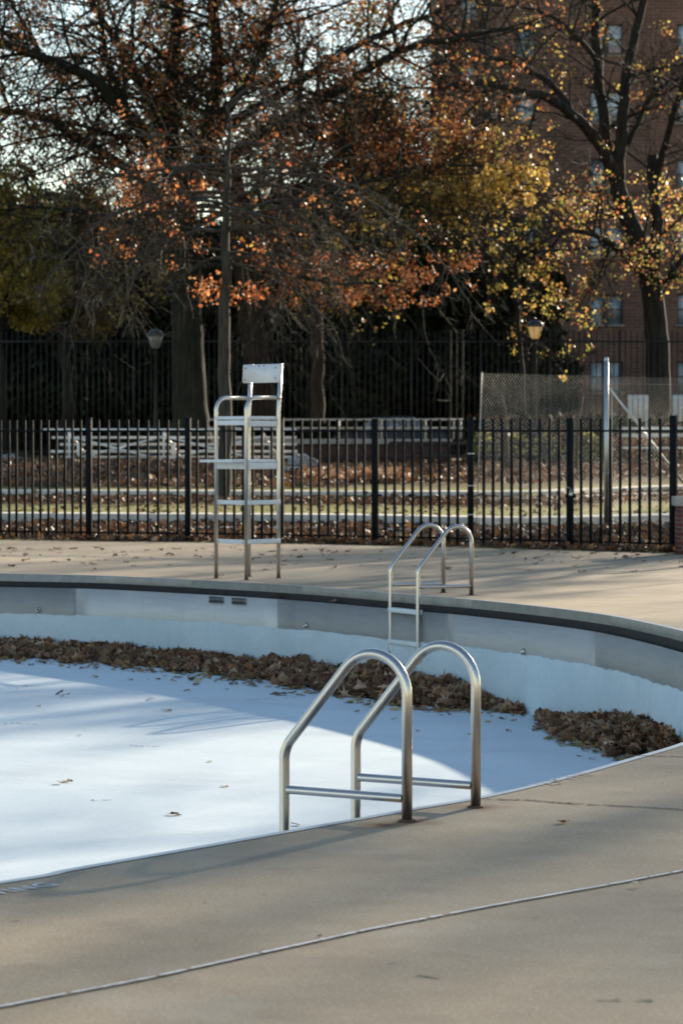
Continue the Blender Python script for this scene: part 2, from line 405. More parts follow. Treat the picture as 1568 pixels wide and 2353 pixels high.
def loopstrip(mb, A, za, B, zb):
    n = len(A)
    za = np.broadcast_to(za, (n,)); zb = np.broadcast_to(zb, (n,))
    V = np.r_[np.c_[A, za], np.c_[B, zb]]; i = np.arange(n); j = (i+1) % n
    return mb.add(V, np.c_[i, j, n+j, n+i])
# ladder positions come from the survey of the photo
LAD = [dict(foot=(.300, 13.941), A=2.565), dict(foot=(1.436, 33.706), A=3.632)]
LW, LL = .62, .678
RUST = []
for L in LAD:
    fx, fy = L['foot']; s_, c_ = math.sin(L['A']), math.cos(L['A'])
    for k in (0, 1): RUST.append((fx+s_*LW*k+.01, fy-c_*LW*k-.01, .17 if L is LAD[0] else .22, .75 if (k == 0 and L is LAD[0]) else .5))
RUST.append((.19, 13.80, .16, .8))
CH = dict(A=(-1.55, 37.73), B=(-1.163, 37.30), D=(-.778, 37.72), Cc=(-1.158, 38.16))
M['deck'] = concrete()

# ------------------------------------------------------------------ deck (one ring round the pool)
fence_px = [(-69, 1237.0), (205, 1241), (432, 1243.2), (645, 1246.5), (861, 1250.5), (1080, 1256), (1308, 1262), (1545, 1268.5)]
FP = [gr(*q) for q in fence_px]
fx_ = np.array([-60, -30, -14]+[p.x for p in FP]+[7.2, 12, 30, 60]); fy_ = np.array([60, 56, 53.6]+[p.y for p in FP]+[44.9, 42.5, 38, 34])
def fence_y(x): return float(np.interp(x, fx_, fy_))
cen = np.array([-7.5, 25.0])
def outer(p):
    d = np.array(p)-cen; d /= np.linalg.norm(d); lo, hi = 0.0, 200.0
    for _ in range(40):
        m_ = (lo+hi)/2; q = cen+d*m_
        if -60 < q[0] < 60 and -25 < q[1] < fence_y(q[0])-.25: lo = m_
        else: hi = m_
    return cen+d*lo
OD = offset(OUT, -.012)
dk = MB(); rings = [OD]; OO = np.array([outer(p) for p in OUT])
for t_ in (.08, .3, 1.0): rings.append(OD+(OO-OD)*t_)
for a, b in zip(rings[:-1], rings[1:]): loopstrip(dk, b, 0, a, 0)
tag(dk.build('pool_deck', M['deck']), 'tan concrete pool deck', kind='structure')

# ------------------------------------------------------------------ terrain beyond the fence
t1x = [-30, -6, 0, 2.2, 3.2, 4.4, 5.6, 12, 40]; t1y = [56.5, 55.2, 54.2, 52.6, 52.2, 52.8, 54.2, 57, 60]
t2x = [-30, -7, 0, 4.2, 5.6, 8, 14, 40]; t2y = [67, 66.2, 65, 64.6, 68.5, 72, 76, 84]
def T1(x): return np.interp(x, t1x, t1y)
def T2(x): return np.interp(x, t2x, t2y)
xs = np.r_[-400, -150, -70, np.linspace(-40, 40, 161), 70, 150, 400]
rows = []
fy = np.interp(xs, fx_, fy_)
def zrow(y, z, leaf): rows.append((np.broadcast_to(y, xs.shape).astype(float), np.broadcast_to(z, xs.shape).astype(float), np.broadcast_to(leaf, xs.shape).astype(float)))
zrow(fy-3.0, -.06, .5); zrow(fy-.45, -.045, .4); zrow(fy-.12, .012, .45)
for k, (f_, z_, l_) in enumerate(((.2, .03, .8), (.5, .07, 1.0), (.8, .14, 1.0), (.985, .17, 1.0))): zrow(fy+(T1(xs)-fy)*f_, z_, l_)
for f_, z_, l_ in ((.012, .33, .2), (.15, .335, -.2), (.45, .35, .05), (.7, .37, .7), (.985, .41, 1.0)): zrow(T1(xs)+(T2(xs)-T1(xs))*f_, z_, l_)
zrow(T2(xs)+.12, .548, .1); zrow(T2(xs)+1.6, .57, .05); zrow(T2(xs)+3.4, .62, .6)
bank = np.interp(xs, [-20, -2.5, -1.2, 2.5, 8], [1, 1, .15, 0, .2])
e = np.maximum(T2(xs)+4, 0)
zrow(np.full_like(xs, 0)+np.maximum(76, T2(xs)+6), .72+.10*bank, 1.15); zrow(np.maximum(82.5, T2(xs)+9), .82+.2*bank, 1.15)
zrow(np.maximum(88, T2(xs)+12), .95+.08*bank, 1.0); zrow(np.full_like(xs, 102), 1.0, .7); zrow(np.full_like(xs, 130), 1.0, .6)
zrow(np.full_like(xs, 300), 1.5, .3); zrow(np.full_like(xs, 1500), 3, .2)
g = MB(); V = []; T = []
zn = R.normal(0, .012, (len(rows), len(xs)))
for k, (yy, zz, ll) in enumerate(rows):
    V.append(np.c_[xs, yy, zz+zn[k]*(k > 3)]); T.append(np.c_[ll, ll, ll])
nx = len(xs); Fq = [(k*nx+i, k*nx+i+1, (k+1)*nx+i+1, (k+1)*nx+i) for k in range(len(rows)-1) for i in range(nx-1)]
g.add(np.concatenate(V), Fq, np.concatenate(T))
tag(g.build('ground', M['ground'], smooth=False), 'grass and leaf litter terraces behind the fence', kind='structure')
RY = np.array([r_[0] for r_ in rows]); RZ = np.array([r_[1] for r_ in rows])
def zground(x, y):
    i = int(np.clip(np.searchsorted(xs, x)-1, 0, nx-2)); t = (x-xs[i])/(xs[i+1]-xs[i])
    return float(np.interp(y, RY[:, i]*(1-t)+RY[:, i+1]*t, RZ[:, i]*(1-t)+RZ[:, i+1]*t))
#TERRACE
def ledge(name, pts, w, ztop, h, label, mat='kerb', group='concrete terrace edges'):
    P = np.array([(p[0], p[1]) for p in pts], float); T_ = np.gradient(P, axis=0); T_ /= np.linalg.norm(T_, axis=1)[:, None]
    nrm = np.c_[-T_[:, 1], T_[:, 0]]; A = P; B = P+nrm*w; n = len(P); zt = np.broadcast_to(ztop, (n,))
    V = np.r_[np.c_[A, zt-h], np.c_[A, zt], np.c_[B, zt], np.c_[B, zt-h]]
    f = []
    for i in range(n-1):
        for k in range(4): k2 = (k+1) % 4; f.append((k*n+i, k*n+i+1, k2*n+i+1, k2*n+i))
    f += [(0, n, 2*n, 3*n), (4*n-1, 3*n-1, 2*n-1, n-1)]
    o = MB().add(V, f).build(name, M[mat], bevel=.012); return tag(o, label, 'terrace edge', group)
X1 = np.linspace(-14, 16, 40)
ledge('terrace_edge', [(x, T1(x)) for x in X1], 1.05, .355, .40, 'long concrete terrace edge nearest the black fence, grass on top')
ledge('terrace_edge', [(x, T2(x)) for x in X1], 1.2, .575, .45, 'second concrete terrace edge up the slope, between the two grass strips')
ledge('terrace_edge', [(x, T2(x)-1.5-.5*max(0, (x-4)/4)) for x in np.linspace(2.0, 14, 16)], .16, .475, .4, 'lower thin concrete ledge in front of the second terrace edge at right')
ledge('terrace_edge', [(x, T1(x)-1.3) for x in np.linspace(-2.6, 3.2, 16)], .12, .175, .3, 'thin low ledge half buried in leaves just behind the fence')
a_ = at(606, 1080, 80); b_ = at(882, 1073, 78)
ledge('terrace_edge', [(a_.x+(b_.x-a_.x)*k/6, a_.y+(b_.y-a_.y)*k/6) for k in range(7)], .5, .945, .35, 'short block ledge below the brick wall, beside the leaf bags')
a_ = at(690, 1094, 76.5); b_ = at(933, 1089, 75)
ledge('terrace_edge', [(a_.x+(b_.x-a_.x)*k/6, a_.y+(b_.y-a_.y)*k/6) for k in range(7)], .3, .815, .3, 'low short ledge bordering the pile of bright orange leaves')
#POOL
# ------------------------------------------------------------------ pool
IN = offset(OUT, .10); INB = offset(OUT, .13)
fl = MB(); PF = offset(OUT, .095); zf = np.array([zfloor(x) for x in PF[:, 0]])
cz = zfloor(cen[0]); ring = [PF*(1-t_)+cen*t_ for t_ in (0, .25, .5, .75)]
for a, b in zip(ring[:-1], ring[1:]): loopstrip(fl, a, [zfloor(x) for x in a[:, 0]], b, [zfloor(x) for x in b[:, 0]])
fl.add(np.r_[np.c_[ring[-1], [zfloor(x) for x in ring[-1][:, 0]]], [[cen[0], cen[1], cz]]], [(i, (i+1) % NO, NO) for i in range(NO)])
tag(fl.build('pool_floor', M['floor_paint']), 'white painted floor of the drained pool', kind='structure')
pw = empty('pool_wall', (0, 0, 0), 0, 'curved wall of the drained pool, steel band over pale blue paint', 'pool wall')
w = MB(); PWp = offset(OUT, .10)
rag = np.repeat(R.normal(0, .006, NO), 1)
# ragged painted top where the paint laps onto the steel
fine = catmull(PWp, 6); nf_ = len(fine); zz = -.505+np.cumsum(R.normal(0, .004, nf_)); zz = -.500+(zz-np.convolve(np.r_[zz[-20:], zz, zz[:20]], np.ones(41)/41, 'same')[20:-20])*1.0
aa = np.arange(nf_)/nf_*2*np.pi; zz = -.503+.005*np.sin(aa*37)+.004*np.sin(aa*83+1)+.004*np.sin(aa*211+2)+R.normal(0, .0025, nf_); fi2 = offset(fine, .012)
loopstrip(w, fi2, zz, fi2, [zfloor(x)-.05 for x in fi2[:, 0]]); loopstrip(w, fine, zz+.002, fi2, zz)
w.build('painted_wall', M['wall_paint'], pw)
# steel panels: cut the band at the seams seen in the photo
def nearest(x_px):
    """parameter index on the far part of the outline for a survey column"""
    best = None
    for i in range(0, 60):
        p = OUT[i]; x = 784+F*p[0]/p[1]
        if best is None or abs(x-x_px) < best[0]: best = (abs(x-x_px), i)
    return best[1]
cuts = [0]+[nearest(x) for x in (198, 645, 1045, 1383)]
rest = list(range(cuts[-1]+14, NO, 14)); cuts = cuts+[r_ for r_ in rest if r_ < NO-5]+[NO]
cuts[0] = -10 % NO
def panelstrip(i0, i1, off_f, off_b, zt, zb, mat, name, jit):
    idx = [(i0+k) % NO for k in range(((i1-i0) % NO)+1)]
    A = offset(OUT, off_f)[idx]; B = offset(OUT, off_b)[idx]
    A[0] = A[0]*.998+A[1]*.002; A[-1] = A[-1]*.998+A[-2]*.002
    n = len(A); mb = MB(); V = np.r_[np.c_[A, np.full(n, zb)], np.c_[A, np.full(n, zt)], np.c_[B, np.full(n, zt)], np.c_[B, np.full(n, zb)]]
    f = []
    for i in range(n-1):
        for k in range(3): f.append((k*n+i, (k+1)*n+i, (k+1)*n+i+1, k*n+i+1))
    f += [(0, 3*n, 2*n, n), (n-1, 2*n-1, 3*n-1, 4*n-1)]
    return mb.add(V, f).build(name, M[mat], pw)
matseq = ['panel_b', 'panel_b', 'panel_a', 'panel_a', 'panel_b']
for k in range(len(cuts)-1):
    i1 = cuts[k+1] if cuts[k+1] < NO else (NO-10)
    o = panelstrip(cuts[k], i1, .10+.002*(k % 2), .075, -.163, -.512, matseq[k % 5], 'steel_panel', 0)
tr = MB(); g0 = offset(OUT, -.004)
loopstrip(tr, g0, -.03, g0, -.40); loopstrip(tr, offset(OUT, -.008), -.01, offset(OUT, -.008), -1.5); loopstrip(tr, g0, -.40, offset(OUT, .075), -.40); loopstrip(tr, offset(OUT, .075), -.40, offset(OUT, .0755), -.17)  # the deep outer skin is added behind the wall to stop light leaks
tr.build('gutter_trough', M['trough'], pw)
ccuts = [0]+[nearest(x) for x in (222, 440, 679, 1086, 1400)]+list(range(nearest(1400)+16, NO-6, 16))+[NO-6]
ccuts[0] = NO-6
for k in range(len(ccuts)-1):
    i0, i1 = ccuts[k], ccuts[k+1]
    idx = [(i0+j) % NO for j in range(((i1-i0) % NO)+1)]
    fo = offset(OUT, .0+.0015*(k % 2))[idx]; bo = offset(OUT, -.014)[idx]; lo_ = offset(OUT, .001)[idx]; n = len(fo)
    V = np.r_[np.c_[lo_, np.full(n, -.092)], np.c_[fo, np.full(n, -.088)], np.c_[fo, np.full(n, -.004)], np.c_[fo-(fo-bo)*.2, np.full(n, .0035)], np.c_[bo, np.full(n, .0035)]]
    f = [(q*n+i, (q+1)*n+i, (q+1)*n+i+1, q*n+i+1) for q in range(4) for i in range(n-1)]
    V = V[:-n]; f = [q_ for q_ in f if max(q_) < 4*n]
    MB().add(V, f).build('coping', M['coping' if k % 2 else 'coping_b'], pw)
    e0 = fo-(fo-bo)*.2; e1 = offset(OUT, -.052)[idx]; e1[0] = e1[0]*.999+e1[1]*.001
    MB().add(np.r_[np.c_[e0, np.full(n, .0035)], np.c_[e1, np.full(n, .0035)]], [(i, n+i, n+i+1, i+1) for i in range(n-1)]).build('edge_strip', M['edge'], pw)
# inlets and grilles in the band
def wallpt(x_px, z, off=.102):
    i = nearest(x_px); A = offset(OUT, off)
    best = None
    for j in range(max(0, i-2), i+2):
        for t_ in np.linspace(0, 1, 21):
            q = A[j]*(1-t_)+A[j+1]*t_; x = 784+F*q[0]/q[1]
            if best is None or abs(x-x_px) < best[0]: best = (abs(x-x_px), q, A[j+1]-A[j])
    q, d = best[1], best[2]; ang = math.atan2(d[1], d[0])
    return Vector((q[0], q[1], z)), ang
for xp, yp in ((88, 1401), (703, 1437), (1203, 1497)):
    p0, ang = wallpt(xp, 0); z = H-p0.y*(yp-1000)/F
    rot = Matrix.Rotation(ang, 3, 'Z')@Matrix.Rotation(math.pi/2, 3, 'X')
    MB().lathe([(.0, .0), (.036, .0), (.036, .012), (.028, .026), (.019, .03), (.017, .012), (0, .010)], (p0.x, p0.y, z), 20, rot).build('inlet_fitting', M['rail'], pw, smooth=True)
    MB().lathe([(0, .0125), (.0165, .0125)], (p0.x, p0.y, z), 16, rot).build('inlet_hole', M['dark_void'], pw)
for xp in (497, 549):
    p0, ang = wallpt(xp, -.215); n_ = Vector((math.sin(ang), -math.cos(ang), 0)); u = Vector((math.cos(ang), math.sin(ang), 0))
    mb = MB()
    for s_ in (-1, 1): mb.bar(p0+u*(s_*.125)+n_*.006-Vector((0, 0, .035)), p0+u*(s_*.125)+n_*.006+Vector((0, 0, .035)), .010, .012, n_)
    mb.bar(p0-u*.13+n_*.006+Vector((0, 0, .036)), p0+u*.13+n_*.006+Vector((0, 0, .036)), .012, .008); mb.bar(p0-u*.13+n_*.007-Vector((0, 0, .036)), p0+u*.13+n_*.007-Vector((0, 0, .036)), .014, .010)
    for k in range(16): q = p0+u*(-.115+k*.0153)+n_*.005; mb.bar(q-Vector((0, 0, .032)), q+Vector((0, 0, .032)), .006, .008, n_)
    mb.build('skimmer_grille', M['coping'], pw)
    MB().bar(p0-u*.12+n_*.0008, p0+u*.12+n_*.0008, .0016, .066).build('grille_recess', M['dark_void'], pw)
#LADDER
# ------------------------------------------------------------------ pool ladders
def bez(a, b, c, n=10):
    a, b, c = Vector(a), Vector(b), Vector(c); return [a*(1-t)**2+b*2*t*(1-t)+c*t*t for t in [i/n for i in range(n+1)]]
def arcfillet(P, radii, n=10):
    """polyline with circular-ish rounded corners"""
    P = [Vector(p) for p in P]; out = [P[0]]
    for i in range(1, len(P)-1):
        r = radii[i-1]; a = (P[i-1]-P[i]).normalized(); b = (P[i+1]-P[i]).normalized(); ang = a.angle(b); d = min(r/math.tan(ang/2), .49*(P[i-1]-P[i]).length*2, .49*(P[i+1]-P[i]).length*2)
        p1, p2 = P[i]+a*d, P[i]+b*d; bis = (a+b).normalized(); c = P[i]+bis*math.hypot(r, d) if True else None
        r_ = (p1-c).length
        for k in range(n+1):
            t = k/n; v = (p1-c).normalized().slerp((p2-c).normalized(), t) if (p1-c).angle(p2-c) > 1e-3 else (p1-c).normalized()
            out.append(c+v*r_)
    out.append(P[-1]); return out
def rail_pts(y):
    # local frame: x towards the pool, y across, z up
    top = arcfillet([(0, y, -.02), (0, y, 1.072), (LL, y, .300), (LL, y, -.74), (LL-.16, y, -.74)], [.186, .15, .12], 14)
    return top
def ladder(idx, label):
    L = LAD[idx]; t = empty('pool_ladder', (L['foot'][0], L['foot'][1], 0), L['A'], label, 'pool ladder', 'stainless steel pool ladders')
    for k in (0, 1):
        y = -LW*k
        o = MB().tube(rail_pts(y), .0243, 20).build('handrail', M['rail'], t, smooth=True)
        MB().tube([(0.02, y, .104), (LL-.02, y, .104)], .0205, 16, cap=False).build('brace_bar', M['rail'], t, smooth=True)
        MB().lathe([(.0, .008), (.036, .008), (.040, .004), (.040, 0.0)], (0, y, .001), 24).build('anchor_flange', M['rust'], t, smooth=True)
        b = MB(); rot = Matrix.Rotation(-math.pi/2, 3, 'Y')
        b.lathe([(0, .03), (.022, .03), (.032, .024), (.034, .008), (.026, 0), (.0, 0)], (LL-.15, y, -.74), 18, rot).build('wall_bumper', M['bluegrey_rubber'], t, smooth=True)
    for z in (-.172, -.525, -.86 if False else None):
        if z is None: continue
        mb = MB(); mb.box((LL-.01, -LW/2, z), (.085, LW-.005+.03, .052)); tr_ = mb.build('tread', M['white_pl'], t, bevel=.008)
        for k in range(4): pass
    return t
M['rust'] = simple('rusty flange', (.10, .055, .035), .8, var=.5, scale=40, bstr=.3)
ladder(0, 'large steel pool ladder at the near edge of the pool, standing in the foreground')
ladder(1, 'smaller looking steel pool ladder at the far edge, with two white treads')
#CHAIR
# ------------------------------------------------------------------ lifeguard chair
cA, cB, cD, cC = [Vector((*CH[k], 0)) for k in ('A', 'B', 'D', 'Cc')]
ch = empty('lifeguard_chair', (cA+cB+cC+cD)/4, 0, 'tall steel lifeguard chair with white seat boards standing on the deck by the black fence', 'lifeguard chair')
o0 = (cA+cB+cC+cD)/4
a, b, c, d = cA-o0, cB-o0, cC-o0, cD-o0
wdir = ((b-a)+(d-c)).normalized(); ddir = ((c-a)+(d-b)).normalized()   # across, backwards
Zv = Vector((0, 0, 1))
def chpt(p, z): return Vector((p.x, p.y, z))
for f_, bk in ((a, c), (b, d)):
    pts = arcfillet([chpt(f_, 0), chpt(f_, 2.235), chpt(bk, 2.235)-ddir*.0], [.17], 14)
    MB().tube(pts, .024, 18).build('leg', M['chair_tube'], ch, smooth=True)
    MB().tube([chpt(bk, 0), chpt(bk, 1.2), chpt(bk, 2.05)+ddir*.0, chpt(bk, 2.66)+ddir*.045], .024, 18).build('leg', M['chair_tube'], ch, smooth=True)
    MB().tube([chpt(bk, 2.215), chpt(bk, 2.255)], .031, 16).build('clamp', M['chair_tube'], ch, smooth=True)
def board(p, q, z0, z1, th, name, off, mat='white_board'):
    m_ = (z0+z1)/2; o_ = MB().bar(chpt(p, m_)+off, chpt(q, m_)+off, th, z1-z0).build(name, M[mat], ch, bevel=.004); return o_
fo = -ddir*.034; so_ = wdir*.034
board(a+wdir*.03, b-wdir*.03, .435, .49, .022, 'rung', Vector((0, 0, 0))); board(b, d, .44, .495, .02, 'rung', so_)
board(a+wdir*.03, b-wdir*.03, .918, .973, .022, 'rung', Vector((0, 0, 0))); board(b, d, .92, .975, .02, 'rung', so_)
board(a+wdir*.0, b-wdir*.03, 1.355, 1.435, .022, 'footrest_apron', Vector((0, 0, 0))); board(b+ddir*.03, d-ddir*.03, 1.355, 1.435, .022, 'footrest_apron', Vector((0, 0, 0)))
ft = MB()
c0 = (a+b+c+d)/4
ft.bar(chpt(c0, 1.455)+ddir*.27, chpt(c0, 1.455)-ddir*.56, .57, .034); ft.build('footrest_board', M['white_board'], ch, bevel=.006)
board(a, b-wdir*.02, 1.895, 1.955, .024, 'seat_apron', Vector((0, 0, 0))); board(b+ddir*.03, d-ddir*.03, 1.88, 1.95, .024, 'seat_apron', Vector((0, 0, 0)))
MB().bar(chpt(c0, 1.985)+ddir*.30, chpt(c0, 1.985)-ddir*.30, .56, .04).build('seat', M['white_board'], ch, bevel=.008)
# backrest plate on the front of the two back posts
pb = MB(); mid = (c+d)/2; W_ = .74; hh = (2.425, 2.655)
ctr = chpt(mid, sum(hh)/2)-wdir*.035-ddir*.012+ddir*.02
rect = []
for (sx, sz) in ((-1, -1), (1, -1), (1, 1), (-1, 1)):
    cx, cz_ = sx*(W_/2-.025), sz*((hh[1]-hh[0])/2-.025); a0 = {(-1, -1): math.pi, (1, -1): 1.5*math.pi, (1, 1): 0, (-1, 1): .5*math.pi}[(sx, sz)]
    for k in range(5): q = a0+k*math.pi/8; rect.append((cx+.025*math.cos(q), cz_+.025*math.sin(q)))
n = len(rect); V = []
for s_ in (-1, 1):
    for (u_, v_) in rect: V.append(tuple(ctr+wdir*u_+Zv*v_+ddir*(s_*.009)+ddir*(v_*.05)))
pb.add(V, [tuple(range(n)), tuple(range(2*n-1, n-1, -1))]+[(i, i+n, (i+1) % n+n, (i+1) % n) for i in range(n)])
bk_ = pb.build('backrest', M['white_board'], ch)
for (u_, v_) in ((-.32, .07), (-.32, -.075), (-.05, .095), (.04, .095), (.27, .07), (.27, -.06)):
    q = ctr+wdir*u_+Zv*v_-ddir*.010+ddir*(v_*.05)
    MB().tube([q, q-ddir*.005], .009, 10).build('bolt', M['rubber'], bk_)
for (p_, off_) in ((a, wdir*.06), (b, -wdir*.06)):
    for z_ in (.463, .946): q = chpt(p_, z_)+off_-ddir*.011; MB().tube([q, q-ddir*.006], .008, 8).build('bolt', M['coping'], ch)
for p_ in (a, b, c, d): MB().lathe([(0, .006), (.034, .006), (.040, .002), (.040, 0)], (p_.x, p_.y, .001), 18).build('foot_flange', M['rust'], ch, smooth=True)
#FENCE
# ------------------------------------------------------------------ black picket fence and gates
def picket_run(p, q, n, z0, z1, sz, zt, zb, mat, parent, ends=(0.0, 0.0), name='picket_panel', rail=.03):
    p = Vector((p[0], p[1], 0)); q = Vector((q[0], q[1], 0)); d = (q-p); Ln = d.length; d.normalize(); rz = math.atan2(d.y, d.x)
    mb = MB()
    for k in range(n):
        t = (k+1)/(n+1); c_ = p.lerp(q, t); j = rnd.uniform(-.006, .006)
        mb.box((c_.x+j, c_.y, (z0+z1)/2), (sz, sz, z1-z0), rz)
    mb.build(name, M[mat], parent)
    for z in (zt, zb):
        m_ = MB().bar(chpt(p+d*ends[0], z), chpt(q-d*ends[1], z), .022, rail); m_.build('rail', M[mat], parent)
def post(p, parent, s=.088, h=2.05, rz=0, name='post', rnd_=False, mat='iron'):
    mb = MB()
    if rnd_: mb.tube([(p[0], p[1], -.02), (p[0], p[1], h)], s/2, 20)
    else: mb.box((p[0], p[1], h/2-.01), (s, s, h+.02), rz); mb.box((p[0], p[1], h+.008), (s+.012, s+.012, .014), rz)
    return mb.build(name, M[mat], parent, smooth=False)
allp = [(-9.9, 53.0)]+[(p.x, p.y) for p in FP]
def bang(p, q): return math.atan2(q[1]-p[1], q[0]-p[0])
fen = empty('picket_fence', (0, 0, 0), 0, 'black iron picket fence behind the lifeguard chair, left of the gates', 'fence')
nb = [16, 14, 9, 9]
for k in range(4):
    p, q = allp[k], allp[k+1]; post(q, fen, .085, 2.05, bang(p, q)); picket_run(p, q, nb[k], .04, 2.03, .034, 1.845, .135, 'iron', fen)
p4, p5, p6, p7 = [(p.x, p.y) for p in FP[4:8]]; p3 = (FP[3].x, FP[3].y)
def gate(p, q, label, latch=None, g0=.06, g1=.03):
    p_ = Vector((*p, 0)); q_ = Vector((*q, 0)); d_ = (q_-p_).normalized(); a_ = p_+d_*g0; b_ = q_-d_*g1; rz = math.atan2(d_.y, d_.x)
    t = empty('iron_gate', (0, 0, 0), 0, label, 'gate', 'black iron picket gates')
    for e_, g_ in ((a_, g0), (b_, g1)):
        if g_ < .05: MB().box((e_.x, e_.y, 1.04), (.05, .045, 2.0), rz).build('stile', M['iron'], t)
    picket_run(a_, b_, 9, .06, 2.03, .034, 1.84, .13, 'iron', t)
    return t, a_, b_, d_
g1, a1, b1, d1_ = gate(p3, p4, 'left leaf of the black gate right beside the lifeguard chair')
g2, a2, b2, d2_ = gate(p4, p5, 'right leaf of the black gate behind the far ladder, hung on the round banded post', g0=.03, g1=.07)
g3, a3, b3, d3_ = gate(p5, p6, 'left leaf of the padlocked gate in front of the chain link fence', g0=.07, g1=.03)
g4, a4, b4, d4_ = gate(p6, p7, 'right leaf of the padlocked gate next to the brick pier', g0=.03, g1=.06)
MB().box((b1.x+.02, b1.y-.045, 1.02), (.16, .04, .05), .2).build('latch', M['iron'], g1, bevel=.005); MB().box((b1.x+.09, b1.y-.045, .80), (.10, .03, .035), .2).build('bolt', M['iron'], g1, bevel=.005)
MB().tube([(b1.x+.065, b1.y-.05, .62), (b1.x+.065, b1.y-.05, -.0)], .010, 8).build('drop_rod', M['iron'], g1)
mb = MB().box((b3.x+.03, b3.y-.05, .83), (.17, .04, .06), -.3); mb.build('latch', M['iron'], g3, bevel=.006)
mb = MB()
for k in range(14):     # chain round the meeting stiles
    an = k/14*2*math.pi; c_ = Vector((b3.x+.02+.075*math.cos(an), b3.y+.0+.06*math.sin(an), .95+.02*math.sin(an*2)))
    ring_ = [c_+Vector((.016*math.cos(q)*(-math.sin(an)), .016*math.cos(q)*math.cos(an), .009*math.sin(q))) for q in np.linspace(0, 2*math.pi, 9)]
    mb.tube(ring_, .0035, 5)
mb.build('chain', M['galv'], g3)
mb = MB().box((b3.x+.03, b3.y-.09, .86), (.05, .025, .045)); mb.tube([(b3.x+.013, b3.y-.09, .88), (b3.x+.015, b3.y-.09, .915), (b3.x+.03, b3.y-.09, .928), (b3.x+.045, b3.y-.09, .915), (b3.x+.047, b3.y-.09, .88)], .005, 8); mb.build('padlock', M['galv'], g3, bevel=.003)
for e_, g_ in ((b3, g3), (a4, g4)): MB().tube([(e_.x, e_.y-.035, .5), (e_.x, e_.y-.035, -.0)], .010, 8).build('drop_rod', M['iron'], g_)
gp = empty('gate_post', (p5[0], p5[1], 0), 0, 'round black gate post with silver bands, where chain link mesh starts', 'gate post')
MB().tube([(0, 0, -.02), (0, 0, 2.04)], .05, 24).build('pole', M['iron'], gp, smooth=True)
MB().lathe([(.052, 0), (.052, .015), (.03, .035), (0, .04)], (0, 0, 2.03), 24).build('cap', M['iron'], gp, smooth=True)
for z in (1.47, .96, .50): MB().lathe([(.0505, 0), (.055, .002), (.055, .02), (.0505, .022)], (0, 0, z), 24).build('band', M['galv'], gp, smooth=True)
gp2 = empty('gate_post', (p7[0], p7[1], 0), 0, 'square black gate post standing next to the brick pier', 'gate post')
MB().box((0, 0, 1.02), (.09, .09, 2.08), bang(p6, p7)).build('pole', M['iron'], gp2); MB().box((0, 0, 2.067), (.1, .1, .012), bang(p6, p7)).build('cap', M['iron'], gp2)
fr = empty('picket_fence', (0, 0, 0), 0, 'black iron picket fence at the right end, past the brick pier', 'fence')
q8 = (6.9, 45.1); picket_run(p7, q8, 9, .06, 2.03, .034, 1.84, .13, 'iron', fr, (.06, 0)); post(q8, fr)
pr = empty('brick_pier', (5.24, 45.4, 0), 0, 'low red brick pier with a pale stone cap at the right edge', 'pier')
MB().box((0, 0, .36), (.50, .50, .72)).build('shaft', M['brick_red'], pr); MB().box((0, 0, .79), (.60, .60, .14)).build('cap', M['cap_stone'], pr, bevel=.015)
#CHAINLINK
def chainlink(p, q, zb, zt, parent, lean=0.0, pit=.070, pv=.074):
    p = Vector((*p, 0)); q = Vector((*q, 0)); Lg = (q-p).length; Hg = zt-zb; u = (q-p)/Lg; nrm = Vector((-u.y, u.x, 0))
    segs = []; rr = .0021
    sl_ = pv/pit   # slope dv/du
    k = -int(Hg/pv)-2
    for s_ in (1, -1):
        n_ = int((Lg+Hg/sl_)/pit)+2
        for k in range(-int(Hg/sl_/pit)-2, int(Lg/pit)+int(Hg/sl_/pit)+3):
            u0 = k*pit; # passes (u0,0) with slope s*sl
            ua, ub = (u0, u0+Hg/sl_) if s_ > 0 else (u0-Hg/sl_, u0)
            lo, hi = max(ua, 0), min(ub, Lg)
            if hi-lo < .01: continue
            f_ = lambda uu: (uu-u0)*sl_*s_
            ev = []
            m_ = max(2, int((hi-lo)/pit*2))
            for uu in (lo, (lo+hi)/2, hi):
                v = f_(uu); w_ = p+u*(uu+lean*v*(1-uu/Lg))+Zv*(zb+v)+nrm*(.003*s_)
                ev.append(tuple(w_))
            segs.append(ev)
    segs = np.array(segs)
    return MB().tubes(segs, np.full(segs.shape[:2], rr), 4).build('wire_mesh', M['wire'], parent)
cl = empty('chain_link_fence', (0, 0, 0), 0, 'grey chain link fence behind the padlocked gate, with one tall steel post', 'fence')
pl = at(1093, 1200, 50.5); pm = at(1391, 1200, 52.6); prr = at(1760, 1200, 55.0)
chainlink((pl.x, pl.y), (pm.x, pm.y), .12, 2.80, cl, lean=.035); chainlink((pm.x, pm.y), (prr.x, prr.y), .12, 2.78, cl)
MB().tube([(pl.x, pl.y, .12), (pl.x+.035*2.68, pl.y, 2.82)], .008, 6).build('tension_bar', M['wire'], cl)
MB().tube([(pm.x, pm.y, .05), (pm.x, pm.y, 3.09)], .040, 20).build('post', M['galv'], cl, smooth=True)
MB().lathe([(.043, 0), (.043, .03), (.03, .055), (0, .062)], (pm.x, pm.y, 3.06), 20).build('post_cap', M['galv'], cl, smooth=True)
for z in (2.62, 1.1): MB().lathe([(.041, 0), (.046, .002), (.046, .02), (.041, .022)], (pm.x, pm.y, z), 20).build('band', M['galv'], cl, smooth=True)
b0 = at(1400, 893, 52.5); b1_ = at(1575, 1118, 53.6); MB().tube([b0, b1_], .020, 10).build('brace', M['galv'], cl, smooth=True)
MB().tube([(pm.x, pm.y, 2.66), (prr.x, prr.y, 2.66)], .003, 5).build('top_wire', M['wire'], cl)
